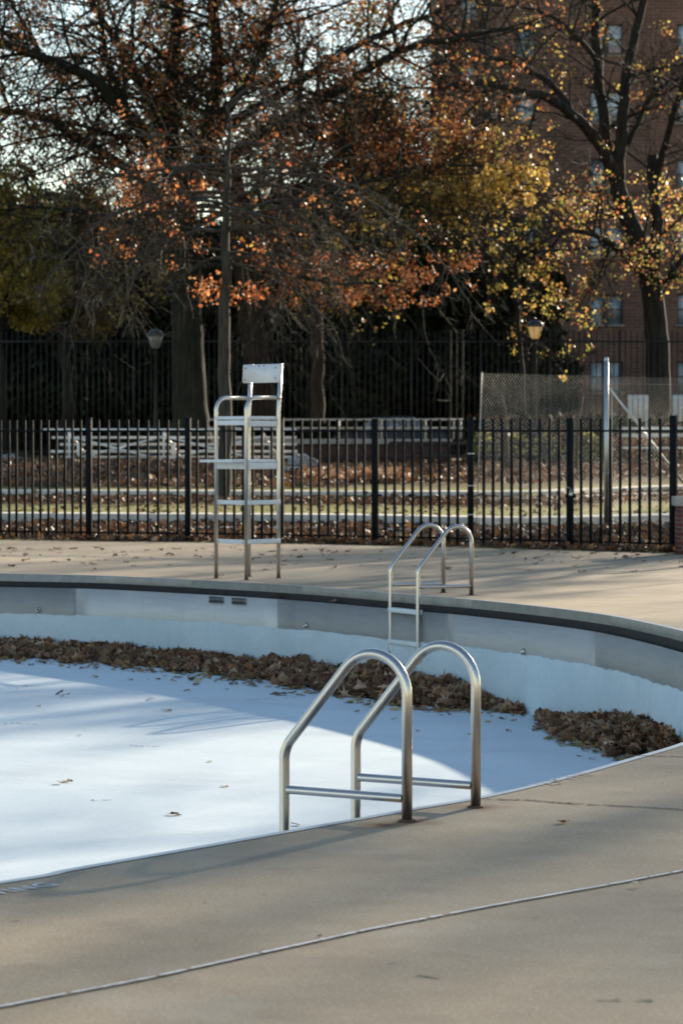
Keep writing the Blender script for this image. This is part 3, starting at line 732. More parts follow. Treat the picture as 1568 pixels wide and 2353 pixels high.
MB().tube([(pm.x+.10, pm.y+.02, -.0), (pm.x+.10, pm.y+.02, 2.7)], .007, 6).build('tension_bar', M['wire'], cl)
MB().tube([(prr.x, prr.y, .05), (prr.x, prr.y, 3.0)], .04, 14).build('post', M['galv'], cl, smooth=True)
#BACKGROUND
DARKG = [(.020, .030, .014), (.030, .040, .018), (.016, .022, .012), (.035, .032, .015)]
BROWN = [(.14, .065, .028), (.20, .09, .035), (.10, .05, .025)]
def leafquads(mb, P, size, cols, rg, spread=.15, elong=.7):
    """small leaf faces at points P, each with its own tint"""
    n = len(P); P = P+rg.normal(0, spread, (n, 3)); a_ = rg.normal(0, 1, (n, 3)); a_ /= np.linalg.norm(a_, axis=1)[:, None]
    b_ = np.cross(a_, rg.normal(0, 1, (n, 3))); b_ /= np.linalg.norm(b_, axis=1)[:, None]; c_ = np.cross(a_, b_)
    sz = size*rg.uniform(.55, 1.3, n)[:, None]
    V = np.stack([P-a_*sz*.5, P+b_*sz*.5*elong+c_*sz*.12, P+a_*sz*.5, P-b_*sz*.5*elong+c_*sz*.12], 1).reshape(-1, 3)
    cols = np.array(cols, float); ci = rg.integers(0, len(cols), n); col = cols[ci]*rg.uniform(.6, 1.25, n)[:, None]
    mb.add(V, np.arange(4*n).reshape(-1, 4), np.repeat(np.clip(col, 0, 1), 4, axis=0))
# ------------------------------------------------------------------ bleachers
gz = 1.03
bl = empty('bleachers', (0, 0, 0), 0, 'low silver bleachers with cross braces seen from behind, at the foot of the big oak', 'bleachers')
xL, xR = at(93, 1000, 84).x, at(672, 1000, 84).x
rowsb = [(84.0, 1.93, .0, 'seat_plank', .25), (84.45, 1.71, .28, 'foot_plank', .3), (84.75, 1.52, .54, 'seat_plank', .25), (85.2, 1.32, .12, 'foot_plank', .3), (85.6, 1.16, .45, 'seat_plank', .25)]
for (Y, z, dx, nm, dp) in rowsb:
    MB().box(((xL+dx+xR-dx*.3)/2+.1, Y, z), (xR-xL-dx*.7, dp, .055 if Y < 84.2 else .07)).build(nm, M['alu'], bl)
bx = [at(x, 1000, 84).x for x in (160, 377, 603)]
for x in bx:
    mb = MB(); mb.box((x, 83.88, (gz+1.9)/2), (.06, .05, 1.9-gz)); mb.box((x+.25, 84.75, 1.26), (.06, .05, .5)); mb.box((x+.5, 85.5, 1.09), (.06, .05, .24)); mb.bar((x, 83.9, gz+.03), (x+.4, 85.7, gz+.03), .06, .05); mb.bar((x, 83.92, 1.86), (x+.4, 85.6, 1.1), .05, .05); mb.build('frame', M['alu'], bl)
    for q in (0.17,): MB().box((x+q+.06, 84.3, 1.33), (.10, .05, .5)).build('upright', M['alu'], bl)
for i in range(2):
    MB().bar((bx[i], 83.85, gz+.05), (bx[i+1], 83.85, 1.75), .03, .055).build('cross_brace', M['alu'], bl); MB().bar((bx[i], 83.81, 1.75), (bx[i+1], 83.81, gz+.05), .03, .055).build('cross_brace', M['alu'], bl)
# ------------------------------------------------------------------ low brick wall and its pipe railing
wx0, wx1 = at(476, 1000, 90).x, at(1034, 1000, 90).x
bw = empty('garden_wall', (0, 0, 0), 0, 'low dark brick wall with a concrete coping under the pipe railing', 'wall')
MB().box(((wx0+wx1)/2, 90.2, 1.2), (wx1-wx0, .3, .66)).build('wall', M['brick_dark'], bw); MB().box(((wx0+wx1)/2, 90.17, 1.59), (wx1-wx0+.1, .44, .15)).build('coping', M['cap_stone'], bw, bevel=.01)
rl = empty('pipe_railing', (0, 0, 0), 0, 'pale two bar pipe railing along the top of the low brick wall', 'railing')
rx = [at(x, 1000, 90).x for x in (478, 572, 672, 778, 876, 977, 1042, 1058)]
for x in rx: MB().tube([(x, 90.15, 1.66), (x, 90.15, 2.22)], .027, 10).build('post', M['rail_paint'], rl, smooth=True)
for z in (2.235, 1.985):
    MB().tube([(rx[0], 90.15, z), (rx[-1]+.06, 90.15, z)], .030, 10).build('rail', M['rail_paint'], rl, smooth=True)
# dark timber rail fence
tf = empty('timber_rail_fence', (0, 0, 0), 0, 'low dark timber rail fence in front of the green bushes', 'fence')
y_ = 87.0; tx = [at(x, 1000, y_).x for x in (905, 985, 1075, 1160, 1250, 1340)]
for x in tx: MB().box((x, y_, 1.2), (.12, .12, .75)).build('post', M['timber'], tf)
for z in (1.55, 1.17): MB().box(((tx[0]+tx[-1])/2, y_-.08, z), (tx[-1]-tx[0]+.3, .05, .10)).build('rail', M['timber'], tf)
# tall dark iron fence
ti = empty('tall_iron_fence', (0, 0, 0), 0, 'very tall dark iron fence running under the trees in front of the brick building', 'fence')
DF = 96.0; xa, xb = at(-330, 800, DF).x, at(1900, 800, DF).x; nbay = 14; zt_ = 4.72
for k in range(nbay):
    x0 = xa+(xb-xa)*k/nbay; x1 = xa+(xb-xa)*(k+1)/nbay
    p, q = (x0, DF), (x1, DF)
    mb = MB()
    for j in range(1, 12): mb.box((x0+(x1-x0)*j/12, DF, 1+(4.0)/2+.05), (.032, .032, 4.0))
    mb.build('picket_panel', M['iron_old'], ti); MB().box((x0, DF, 3.02), (.07, .07, 4.15)).build('post', M['iron_old'], ti)
    for z in (zt_, 1.25): MB().box(((x0+x1)/2, DF, z), (x1-x0, .05, .06)).build('rail', M['iron_old'], ti)
# three tall thin poles catching the sun
for x_p, dm in ((1034, .030), (1048, .02), (1062, .030)):
    p = at(x_p, 965, 91.6); pz = at(x_p, 757, 91.6).z
    o = MB().tube([(0, 0, 0), (0, 0, pz-.95)], dm, 10).build('thin_pole', M['bark_grey'], smooth=True, loc=(p.x, 91.6, .95)); tag(o, 'thin upright pole in the row of three at the end of the pipe railing', 'pole', 'thin poles by the railing end')
# ------------------------------------------------------------------ park lamps
def lamp(x_px, ytop, D, label, glass='lampglass'):
    b = at(x_px, 800, D); zt = at(x_px, ytop, D).z; hh_ = zt-1.0
    t = empty('street_lamp', (b.x, D, 1.0), 0, label, 'street lamp', 'old style park lamps')
    MB().lathe([(.20, 0), (.20, .12), (.16, .16), (.15, .5), (.12, .6), (.075, .7), (.06, 1.2), (.045, hh_-.75), (.07, hh_-.72), (.05, hh_-.68), (.09, hh_-.62), (.11, hh_-.58)], (0, 0, 0), 16).build('post', M['lamp_iron'], t, smooth=True)
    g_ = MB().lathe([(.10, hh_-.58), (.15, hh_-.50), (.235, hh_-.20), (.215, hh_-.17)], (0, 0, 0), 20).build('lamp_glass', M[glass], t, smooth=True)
    MB().lathe([(.25, hh_-.21), (.265, hh_-.17), (.24, hh_-.10), (.17, hh_-.03), (.06, hh_), (.03, hh_+.02), (.03, hh_+.06), (0, hh_+.08)], (0, 0, 0), 20).build('lamp_cap', M['lamp_cap'], t, smooth=True)
    mb = MB()
    for k in range(6):
        an = k*math.pi/3+.26; mb.bar((.105*math.cos(an), .105*math.sin(an), hh_-.58), (.24*math.cos(an), .24*math.sin(an), hh_-.19), .014, .014)
    mb.build('lamp_rib', M['lamp_iron'], t)
    return t
M['lamp_cap'] = simple('lamp cap', (.06, .06, .065), .3, metal=.5)
lamp(357, 757, 93.5, 'dim park lamp half hidden in the dark trees, left of the big oak trunk', 'lampglass_shaded')
lamp(1228, 735, 93.5, 'park lamp with glowing cream glass above the chain link fence')
# ------------------------------------------------------------------ leaf bags
def bagmesh(seed, sx, sy, sz):
    rg = np.random.default_rng(seed); n, m_ = 22, 14; V = []
    for j in range(m_+1):
        ph = math.pi*j/m_
        for i in range(n):
            th = 2*math.pi*i/n; r_ = 1+.10*math.sin(3*th+seed)+.08*math.sin(5*th+ph*4+seed*2)+rg.normal(0, .035)
            zz_ = math.cos(ph); neck = 1 if zz_ < .75 else .75
            V.append((sx*r_*math.sin(ph)*math.cos(th)*neck, sy*r_*math.sin(ph)*math.sin(th)*neck, sz*(max(zz_, -.75)+.75)))
    k = np.arange(n); k2 = (k+1) % n
    return MB().add(V, np.concatenate([np.c_[j*n+k, (j+1)*n+k, (j+1)*n+k2, j*n+k2] for j in range(m_)]))
for i, (x_p, D_, s3, lab) in enumerate((((680, 82, (.24, .25, .26), 'clear plastic sack of raked leaves nearest the bleachers, by the brick wall')), ((699, 81.6, (.17, .22, .27), 'clear plastic sack of raked leaves, middle one of the three by the wall')), ((719, 82, (.15, .2, .20), 'smallest clear sack of raked leaves at the right of the three')),
        ((24, 84, (.22, .2, .16), 'bright plastic sack of leaves on the bank near the left edge')), ((44, 84.3, (.26, .2, .10), 'flattened pale plastic sack on the leaf bank, right of the upright one')))):
    p = at(x_p, 1050, D_); o = bagmesh(i+1, *s3).build('leaf_bag', M['bag'], smooth=True, loc=(p.x, D_, zground(p.x, D_)-.02)); tag(o, lab, 'leaf bag', 'clear bags of raked leaves')
# ------------------------------------------------------------------ white slatted screens behind the mesh
for i, (x0, x1, lab) in enumerate(((1440, 1488, 'white slatted screen seen through the chain link, right of the tall steel post'), (1543, 1593, 'white slatted screen cut off by the right edge'))):
    D_ = 93.0; a_, b_ = at(x0, 907, D_), at(x1, 968, D_)
    t = empty('slatted_screen', ((a_.x+b_.x)/2, D_, .95), 0, lab, 'screen', 'white slatted screens'); W2 = b_.x-a_.x
    for k in range(4): MB().box((-W2/2+W2*(k+.5)/4, 0, (b_.z+a_.z)/2-.95), (W2/4-.025, .03, a_.z-b_.z)).build('slat', M['white_paint'], t)
    for s_ in (-1, 1): MB().box((s_*W2*.42, .05, (a_.z-.95)/2), (.05, .05, a_.z-.95)).build('leg', M['white_paint'], t)
    MB().box((0, .03, a_.z-.95-.08), (W2, .03, .05)).build('crossbar', M['white_paint'], t)
# white bench rail
t = empty('park_bench', (at(1500, 980, 91).x, 91, .95), 0, 'pale plank bench below the white screens, behind the mesh', 'bench')
for z in (1.02, .82, .45): MB().box((0, -.25 if z < .5 else .1, z), (1.9, .3 if z < .5 else .03, .05 if z < .5 else .1)).build('plank', M['white_paint'], t)
for s_ in (-.85, .85): MB().box((s_, 0, .5), (.06, .35, .06)).box((s_, .14, .55), (.06, .05, 1.05)).box((s_, -.3, .22), (.06, .05, .45)).build('leg', M['timber'], t)
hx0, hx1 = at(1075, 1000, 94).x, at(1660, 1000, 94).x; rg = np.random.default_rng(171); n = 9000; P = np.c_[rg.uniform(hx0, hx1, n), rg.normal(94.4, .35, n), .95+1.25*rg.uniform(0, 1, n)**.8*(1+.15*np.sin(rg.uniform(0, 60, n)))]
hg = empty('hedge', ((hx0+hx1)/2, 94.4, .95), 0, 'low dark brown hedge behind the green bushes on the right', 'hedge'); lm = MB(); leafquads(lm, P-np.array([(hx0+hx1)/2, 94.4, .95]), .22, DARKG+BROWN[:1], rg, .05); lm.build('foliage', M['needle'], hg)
mb = MB()
for k in range(40): x_ = (hx1-hx0)*(k/39-.5); mb.tube([(x_, 0, -.02), (x_+.05, 0, .5), (x_+rg.normal(0, .15), .05, 1.1)], [.03, .02, .01], 5)
mb.build('stem', M['bark_dark'], hg)
# small leaning trunks (young trees / stakes)
for (x0, y0, x1, y1, lab) in ((1165, 965, 1147, 902, 'leaning cut stem behind the mesh, left one'), (1318, 975, 1336, 905, 'leaning cut stem behind the mesh, near the tall steel post')):
    a_, b_ = at(x0, y0, 82), at(x1, y1, 82); o = MB().tube([(a_.x, 82, zground(a_.x, 82)-.05), ((a_.x+b_.x)/2, 82, (a_.z+b_.z)/2-.1), (b_.x, 82, b_.z)], [.09, .075, .06], 10).build('tree_stump', M['bark_red'], smooth=True); tag(o, lab, 'tree stump', 'leaning stems behind the mesh')
# parked car beyond the wall
cx0 = at(902, 990, 112).x
car = empty('parked_car', (cx0, 112, 1.0), 0, 'dark parked car seen dimly through the pipe railing', 'car')
def ext(prof, w, mat, name, y0=0.0, par=car):
    n = len(prof); V = [(x, y0-w/2, z) for x, z in prof]+[(x, y0+w/2, z) for x, z in prof]
    MB().add(V, [tuple(range(n)), tuple(range(2*n-1, n-1, -1))]+[(i, i+n, (i+1) % n+n, (i+1) % n) for i in range(n)]).build(name, M[mat], par, bevel=.03)
ext([(-2.2, .3), (-2.2, .7), (-2.1, .85), (-1.3, .93), (1.4, .93), (2.1, .85), (2.2, .6), (2.2, .3)], 1.75, 'car_paint', 'body')
ext([(-1.35, .93), (-.75, 1.42), (.75, 1.45), (1.35, .93)], 1.5, 'car_glass', 'window')
ext([(-.74, 1.40), (-.70, 1.47), (.72, 1.49), (.76, 1.43)], 1.54, 'car_paint', 'roof')
for s_ in (-.35, .45): MB().box((s_, -.76, 1.18), (.08, .03, .5)).build('pillar', M['car_paint'], car)
for s_ in (-1.4, 1.4):
    rot = Matrix.Rotation(math.pi/2, 3, 'X'); wh = MB().lathe([(.0, -.1), (.33, -.1), (.33, .1), (0, .1)], (s_, -.82, .33), 20, rot).build('wheel', M['rubber'], car); MB().lathe([(0, .105), (.2, .105), (.21, .1)], (s_, -.82, .33), 16, rot).build('rim', M['chrome'], wh)
#BUILDING
# ------------------------------------------------------------------ brick apartment block
DB = 128.0
bl0 = at(1005, 500, DB).x; btop = 23.5
bld = empty('apartment_block', (0, 0, 0), 0, 'tall brown brick apartment block behind the trees on the right', 'building')
stairx0, stairx1 = at(1058, 0, DB).x, at(1100, 0, DB).x
# facade made of a grid with real openings
wins = []
for r_ in range(-1, 7):
    yt = 55+155*r_
    for (xa_, xb_) in ((1184, 1228), (1353, 1388), (1392, 1429), (1554, 1598)): wins.append((xa_, xb_, yt, yt+70))
    wins.append((1057, 1097, yt+97 if r_ != 0 else yt+97, yt+97+44))
wins = [w_ for w_ in wins if at(w_[0], w_[3], DB).z > 1.4]
X0, X1 = bl0, at(1668, 0, DB).x
def rect_w(w_): a_ = at(w_[0], w_[2], DB); b_ = at(w_[1], w_[3], DB); return a_.x, b_.x, b_.z, a_.z
rects = [rect_w(w_) for w_ in wins]
xsg = sorted(set([X0, X1]+[round(r_[0], 4) for r_ in rects]+[round(r_[1], 4) for r_ in rects])); zsg = sorted(set([.9, btop]+[round(r_[2], 4) for r_ in rects]+[round(r_[3], 4) for r_ in rects]))
zsg = [z for z in zsg if .9 <= z <= btop]
mb = MB(); dep = .22
def inopen(x, z): return any(r_[0] < x < r_[1] and r_[2] < z < r_[3] for r_ in rects)
V = []; f = []
for i in range(len(xsg)-1):
    for j in range(len(zsg)-1):
        if not inopen((xsg[i]+xsg[i+1])/2, (zsg[j]+zsg[j+1])/2):
            k = len(V); V += [(xsg[i], DB, zsg[j]), (xsg[i+1], DB, zsg[j]), (xsg[i+1], DB, zsg[j+1]), (xsg[i], DB, zsg[j+1])]; f.append((k, k+1, k+2, k+3))
for (x0, x1, z0, z1) in rects:
    if z1 > btop: continue
    k = len(V); V += [(x0, DB, z0), (x1, DB, z0), (x1, DB, z1), (x0, DB, z1), (x0, DB+dep, z0), (x1, DB+dep, z0), (x1, DB+dep, z1), (x0, DB+dep, z1)]
    f += [(k, k+4, k+5, k+1), (k+1, k+5, k+6, k+2), (k+2, k+6, k+7, k+3), (k+3, k+7, k+4, k)]
DD = 10.0; k = len(V); V += [(X0, DB, .9), (X0, DB+DD, .9), (X0, DB+DD, btop), (X0, DB, btop), (X1, DB, .9), (X1, DB+DD, .9), (X1, DB+DD, btop), (X1, DB, btop)]
f += [(k, k+3, k+2, k+1), (k+4, k+5, k+6, k+7), (k+1, k+2, k+6, k+5)]
mb.add(V, f).build('wall', M['brick_tower'], bld)
MB().box(((X0+X1)/2, DB+DD/2, btop+.12), (X1-X0+.4, DD+.4, .25)).build('roof', M['cap_stone'], bld)
for (x0, x1, z0, z1) in rects:
    if z1 > btop: continue
    w_, h_ = x1-x0, z1-z0; cx, cz_ = (x0+x1)/2, (z0+z1)/2
    mb = MB(); ft_ = .05
    for s_ in (-1, 1): mb.box((cx+s_*(w_/2-ft_/2), DB+.17, cz_), (ft_, .06, h_))
    mb.box((cx, DB+.172, z1-ft_/2), (w_, .06, ft_)).box((cx, DB+.172, z0+ft_/2), (w_, .06, ft_)).box((cx, DB+.16, cz_), (w_, .05, .05))
    fr_ = mb.build('window', M['winframe'], bld); MB().box((cx, DB+.205, cz_), (w_, .01, h_)).build('pane', M['winglass'], fr_); MB().box((cx, DB-.02, z0-.05), (w_+.16, .12, .09)).build('sill', M['sill'], fr_)
    if w_ > .5 and rnd.random() < .35:   # air conditioner / guard in the lower sash
        MB().box((cx, DB-.05, z0+.2), (w_*.75, .35, .34)).build('air_conditioner', M['sill'], fr_, bevel=.02)
for k in (1.02, 1.28): pass
dp = MB().tube([(at(1112, 0, DB).x, DB-.07, 1.0), (at(1112, 0, DB).x, DB-.07, btop)], .06, 8).build('drainpipe', M['iron_old'], bld, smooth=True)
#TREES
# ------------------------------------------------------------------ trees
class Tree:
    def __init__(s, seed): s.r = np.random.default_rng(seed); s.poly = {}; s.tips = []; s.limbs = []
    def addp(s, P, Rr): s.poly.setdefault(len(P), []).append((P, Rr))
    def path(s, p, d, L, k, jit, grav, wander=None):
        P = [np.array(p, float)]; d = np.array(d, float); d /= np.linalg.norm(d)
        for i in range(k-1):
            d = d+s.r.normal(0, jit, 3)+np.array([0, 0, grav]); d /= np.linalg.norm(d); P.append(P[-1]+d*L/(k-1))
        return np.array(P)
    def limb(s, P, r0, r1, sub):
        P = np.array([tuple(p) for p in P], float); n = len(P)
        # resample smooth
        tt = np.linspace(0, n-1, (n-1)*4+1); Q = []
        for t in tt:
            i = min(int(t), n-2); u = t-i; a_, b_, c_, d_ = P[max(i-1, 0)], P[i], P[i+1], P[min(i+2, n-1)]
            Q.append(.5*((2*b_)+(-a_+c_)*u+(2*a_-5*b_+4*c_-d_)*u*u+(-a_+3*b_-3*c_+d_)*u**3))
        Q = np.array(Q);         rr = np.interp(np.linspace(0, 1, len(Q)), np.linspace(0, 1, len(r0)), r0) if isinstance(r0, (list, tuple)) else r0+(r1-r0)*np.linspace(0, 1, len(Q))
        r1 = float(rr[-1])
        Q[1:-1] += s.r.normal(0, .01+float(np.mean(rr))*.10*(np.mean(rr) < .2), (len(Q)-2, 3)); s.limbs.append((Q, rr))
        if sub: s.sprout(Q, rr, *sub)
    def sprout(s, Q, rr, n1, L1, n2, L2, n3, L3, grav=.0, t0=.15, spread=1.0, jit=.16, twr=.012, bias=(0, 0, 0)):
        seg = np.linalg.norm(np.diff(Q, axis=0), axis=1); cum = np.r_[0, np.cumsum(seg)]; tot = cum[-1]
        bias = np.array(bias, float)
        for _ in range(n1):
            t = s.r.uniform(t0, 1.0)*tot; i = min(np.searchsorted(cum, t)-1, len(Q)-2); i = max(i, 0)
            u = (t-cum[i])/max(seg[i], 1e-6); p = Q[i]*(1-u)+Q[i+1]*u; r_ = rr[i]; T_ = (Q[i+1]-Q[i])/max(seg[i], 1e-6)
            v = s.r.normal(0, 1, 3); v -= T_*(v@T_); v /= np.linalg.norm(v); d = T_*s.r.uniform(.2, .9)+v*spread+bias
            L = L1*s.r.uniform(.5, 1.15); B = s.path(p, d, L, 6, jit, grav); rb = min(r_*.55, .012*L+.012)
            s.addp(B, np.linspace(rb, max(rb*.35, twr*.7), 6))
            for _2 in range(n2):
                t2 = s.r.uniform(.15, 1.0)*5; i2 = min(int(t2), 4); p2 = B[i2]*(1-t2+i2)+B[i2+1]*(t2-i2); T2_ = B[i2+1]-B[i2]; T2_ = T2_/np.linalg.norm(T2_)
                v = s.r.normal(0, 1, 3); v -= T2_*(v@T2_); v /= np.linalg.norm(v)
                E_ = s.path(p2, T2_*.9+v*.8, L2*s.r.uniform(.5, 1.2), 4, jit, grav*1.5); s.addp(E_, np.linspace(max(rb*.35, twr), twr*.7, 4)); s.tips.append(E_[2]); s.tips.append(E_[3])
                for _3 in range(n3):
                    q = E_[s.r.integers(1, 4)]; G_ = s.path(q, (E_[-1]-E_[0])/L2+s.r.normal(0, .6, 3), L3*s.r.uniform(.5, 1.2), 3, jit, grav*1.5); s.addp(G_, np.linspace(twr*.8, twr*.45, 3)); s.tips.append(G_[1]); s.tips.append(G_[2])
    def bmesh_(s):
        mb = MB()
        for Q, rr in s.limbs:
            nn = 16 if rr[0] > .2 else 8; mb.tube(Q, rr, nn)
        for k, L in s.poly.items(): mb.tubes(np.array([a_ for a_, _ in L]), np.array([b_ for _, b_ in L]), 3 if k < 6 else 4)
        return mb
def px(D, pts, dd=0.0):
    n = len(pts); return [at(x, y, D+dd*k/max(1, n-1)) for k, (x, y) in enumerate(pts)]
def finish(tr, name, base, label, group, barkm, leafspec, fol='leaf', cat='tree'):
    t = empty(name, base, 0, label, cat, group); b = Vector(base); n = Vector(base)
    mb = tr.bmesh_(); o = mb.build('trunk', M[barkm], t, smooth=True, loc=-n)
    if leafspec:
        lm = MB(); rg = np.random.default_rng(len(tr.tips)+5); tips = np.array(tr.tips)
        for (cnt, size, cols, region, spread) in leafspec:
            T_ = tips
            if region is not None:
                x = 784+F*T_[:, 0]/T_[:, 1]; y = 1000-F*(T_[:, 2]-H)/T_[:, 1]; k = np.zeros(len(T_), bool)
                for (xa_, ya_, xb_, yb_) in region: k |= (x > xa_) & (x < xb_) & (y > ya_) & (y < yb_)
                T_ = T_[k]
            if len(T_) == 0: continue
            # leaves hang in clumps: pick a subset of tips and load those
            pick = T_[rg.integers(0, len(T_), max(1, cnt//14))]; leafquads(lm, np.repeat(pick, 14, axis=0), size, cols, rg, spread)
        lm.build('crown', M[fol], t, loc=-n)
    return t
RUSTC = [(.40, .125, .035), (.48, .17, .05), (.30, .08, .025), (.52, .25, .09), (.18, .065, .025), (.36, .15, .055)]
GOLD = [(.68, .44, .10), (.74, .50, .13), (.56, .34, .07), (.46, .34, .08)]
OLIVE = [(.33, .26, .05), (.42, .30, .05), (.24, .21, .05), (.48, .33, .06)]
YG = [(.30, .34, .06), (.45, .40, .08), (.52, .36, .06), (.24, .30, .05)]
#T1 the big oak
t1 = Tree(3); D1 = 88.0; u1 = D1/F
t1.limb(px(D1, [(438, 1012), (437, 960), (434, 880), (431, 760), (429, 640), (425, 530), (420, 430)]), [r_*u1 for r_ in (52, 42, 39, 36.5, 34, 32, 30)], None, None)
sub = (10, 3.2, 6, 1.5, 3, .7)
for pts, r0, r1, dd, n1 in (
    ([(420, 450), (398, 340), (392, 230), (402, 110), (412, 0), (420, -140)], 21, 10, 2, 14),
    ([(422, 445), (362, 345), (300, 272), (205, 175), (100, 132), (0, 92), (-90, 60)], 17, 6, -4, 16),
    ([(397, 340), (335, 205), (262, 92), (190, -30)], 13, 6, 3, 10),
    ([(428, 460), (468, 330), (497, 200), (492, 60), (482, -110)], 20, 9, 0, 14),
    ([(430, 455), (560, 335), (680, 262), (800, 190), (920, 118), (1060, 85), (1180, 60)], 15, 4, -3, 18),
    ([(492, 300), (610, 235), (730, 160), (860, 85), (1000, 30), (1100, -20)], 11, 4, 4, 14),
    ([(420, 500), (310, 402), (205, 330), (90, 268), (-30, 250), (-120, 235)], 12, 5, 3, 16),
    ([(470, 330), (560, 200), (622, 60), (650, -90)], 12, 5, -2, 10),
    ([(440, 520), (560, 470), (700, 455), (830, 420), (960, 385), (1110, 380)], 8, 2.5, -6, 20),
    ([(437, 620), (520, 610), (640, 625), (760, 650), (900, 655), (1060, 690)], 6, 1.6, -7, 10),
    ([(425, 560), (350, 520), (250, 500), (140, 480), (20, 470)], 8, 3, 5, 14),
    ([(433, 640), (380, 600), (310, 600), (250, 630)], 4, 1.5, -5, 6),
    ([(300, 272), (250, 150), (230, 40), (215, -60)], 7, 3, 0, 8),
    ([(680, 262), (760, 330), (880, 350), (1000, 330), (1100, 340)], 6, 2, -3, 14),
    ([(100, 132), (60, 60), (10, -20)], 5, 3, 0, 6),
    ([(560, 335), (640, 380), (740, 400), (850, 470)], 6, 2, 4, 10)):
    t1.limb(px(D1, pts, dd), r0*u1*1.12, r1*u1, (int(n1*2.4), 3.3, 8, 1.6, 3, .8))
finish(t1, 'oak_tree', (at(436, 990, D1).x, D1, 1.0), 'big oak with ridged trunk and rust coloured leaves behind the bleachers', None, 'bark_oak',
       [(8500, .135, RUSTC+BROWN+BROWN+OLIVE[:1], [(-200, -300, 1300, 380), (-200, 380, 640, 520)], .15), (4800, .125, RUSTC[:4]+BROWN[:1], [(620, 290, 1180, 390)], .12), (2300, .12, RUSTC[:4], [(590, 590, 1090, 700)], .10), (10500, .13, BROWN+BROWN+OLIVE[2:3]+RUSTC[:2], [(-60, -200, 620, 430)], .2), (6000, .11, RUSTC+BROWN, [(500, -200, 1060, 330)], .2), (4000, .12, BROWN+BROWN+RUSTC, [(200, 300, 700, 560)], .2)])
#T2 bare tree in front
t2 = Tree(8); D2 = 64.5; u2 = D2/F; b2x = at(517, 1150, D2)
t2.limb(px(D2, [(517, 1160), (517, 1000), (515, 820), (517, 650), (521, 500), (519, 400), (528, 310), (522, 240)]), [r_*u2 for r_ in (17, 15.5, 14, 12, 9.5, 7, 4.5, 2.5)], None, None)
rg = np.random.default_rng(21)
for k in range(38):
    y0 = 240+360*rg.uniform(0, 1)**.9; side = 1 if rg.random() < .45 else -1; Ln = rg.uniform(150, 430)*u2*(.65+.35*(y0 > 340)); p0 = at(519, y0, D2); up = .55-.5*(y0-250)/360
    Pp = t2.path(p0, (side, rg.uniform(-.8, .8), up+rg.uniform(-.1, .25)), Ln, 6, .13, -.13 if k % 3 else -.20)
    t2.limb(Pp, rg.uniform(2.4, 4.6)*u2, 1.0*u2, (5, 1.25, 3, .65, 2, .35, -.06, .15, .8, .2, .0075, (0, 0, -.15)))
for pts in ([(517, 450), (420, 470), (300, 530), (200, 640), (165, 755)], [(517, 430), (380, 440), (220, 520), (120, 620), (85, 700)], [(517, 470), (430, 480), (340, 560), (290, 680), (270, 760)], [(517, 480), (330, 500), (180, 560), (90, 680)], [(517, 380), (340, 400), (180, 450), (60, 560)], [(519, 470), (620, 500), (720, 560), (800, 640)], [(519, 420), (680, 440), (860, 520), (960, 600)], [(519, 520), (600, 560), (650, 640), (690, 700)], [(520, 400), (760, 430), (960, 560), (1080, 690)], [(517, 500), (400, 540), (300, 640), (230, 730)]):
    t2.limb([p_+Vector((0, rg.uniform(-.4, .4), rg.uniform(-.15, .15))) for p_ in px(D2, pts, rg.uniform(-3, 0))], 3.8*u2, 1.1*u2, (10, 1.1, 3, .6, 2, .35, -.05, .2, .75, .2, .008, (0, 0, -.2)))
finish(t2, 'pin_oak_tree', (b2x.x, D2, zground(b2x.x, D2)), 'slender bare tree with drooping grey twigs growing in front of the big oak', None, 'bark_grey',
       [(600, .09, RUSTC, [(-100, 0, 1300, 620)], .1), (420, .10, RUSTC[:4], [(460, 560, 600, 690)], .12), (380, .10, RUSTC[:4], [(280, 340, 480, 520)], .10)])
#T3 T4 further trunks
t3 = Tree(31); D3 = 101.0; u3 = D3/F
t3.limb(px(D3, [(606, 975), (598, 880), (580, 760), (566, 640), (548, 500), (530, 380)]), 34*u3, 22*u3, None)
for pts, r0, r1 in (([(548, 500), (480, 380), (420, 250), (380, 120)], 10, 4), ([(545, 490), (620, 380), (680, 260), (700, 120)], 10, 4), ([(566, 620), (660, 560), (760, 520)], 8, 3), ([(560, 600), (460, 540), (330, 500)], 8, 3)):
    t3.limb(px(D3, pts), r0*u3, r1*u3, (12, 3.0, 6, 1.5, 2, .7))
finish(t3, 'tree', (at(606, 975, D3).x, D3, 1.0), 'leaning tree with reddish trunk between the big oak and the slim trunk with gold leaves', None, 'bark_red', [(14000, .16, BROWN+OLIVE, None, .35)])
t4 = Tree(41); D4 = 94.0; u4 = D4/F
t4.limb(px(D4, [(731, 975), (728, 880), (726, 760), (726, 640), (728, 500), (735, 400)]), 17*u4, 10*u4, None)
for pts, r0, r1, n1 in (([(728, 560), (830, 470), (960, 435), (1080, 425), (1200, 440)], 7, 2, 34), ([(730, 480), (820, 410), (950, 400), (1080, 400)], 6, 2, 22), ([(727, 600), (840, 560), (980, 520), (1060, 540)], 5, 2, 16), ([(727, 620), (650, 560), (600, 480)], 5, 2, 10), ([(735, 420), (790, 330), (880, 300), (930, 250)], 5, 2, 10)):
    t4.limb(px(D4, pts, -12), r0*u4, r1*u4, (n1, 1.5, 6, .9, 3, .4))
finish(t4, 'maple_tree', (at(731, 975, D4).x, D4, .98), 'slim straight tree with golden yellow leaves right of the lifeguard chair', None, 'bark_red', [(7500, .15, GOLD, [(740, 385, 1250, 470)], .07), (4500, .12, OLIVE+BROWN, [(500, 200, 1300, 560)], .25), (1000, .11, GOLD+OLIVE, [(720, 400, 1150, 560)], .2)])
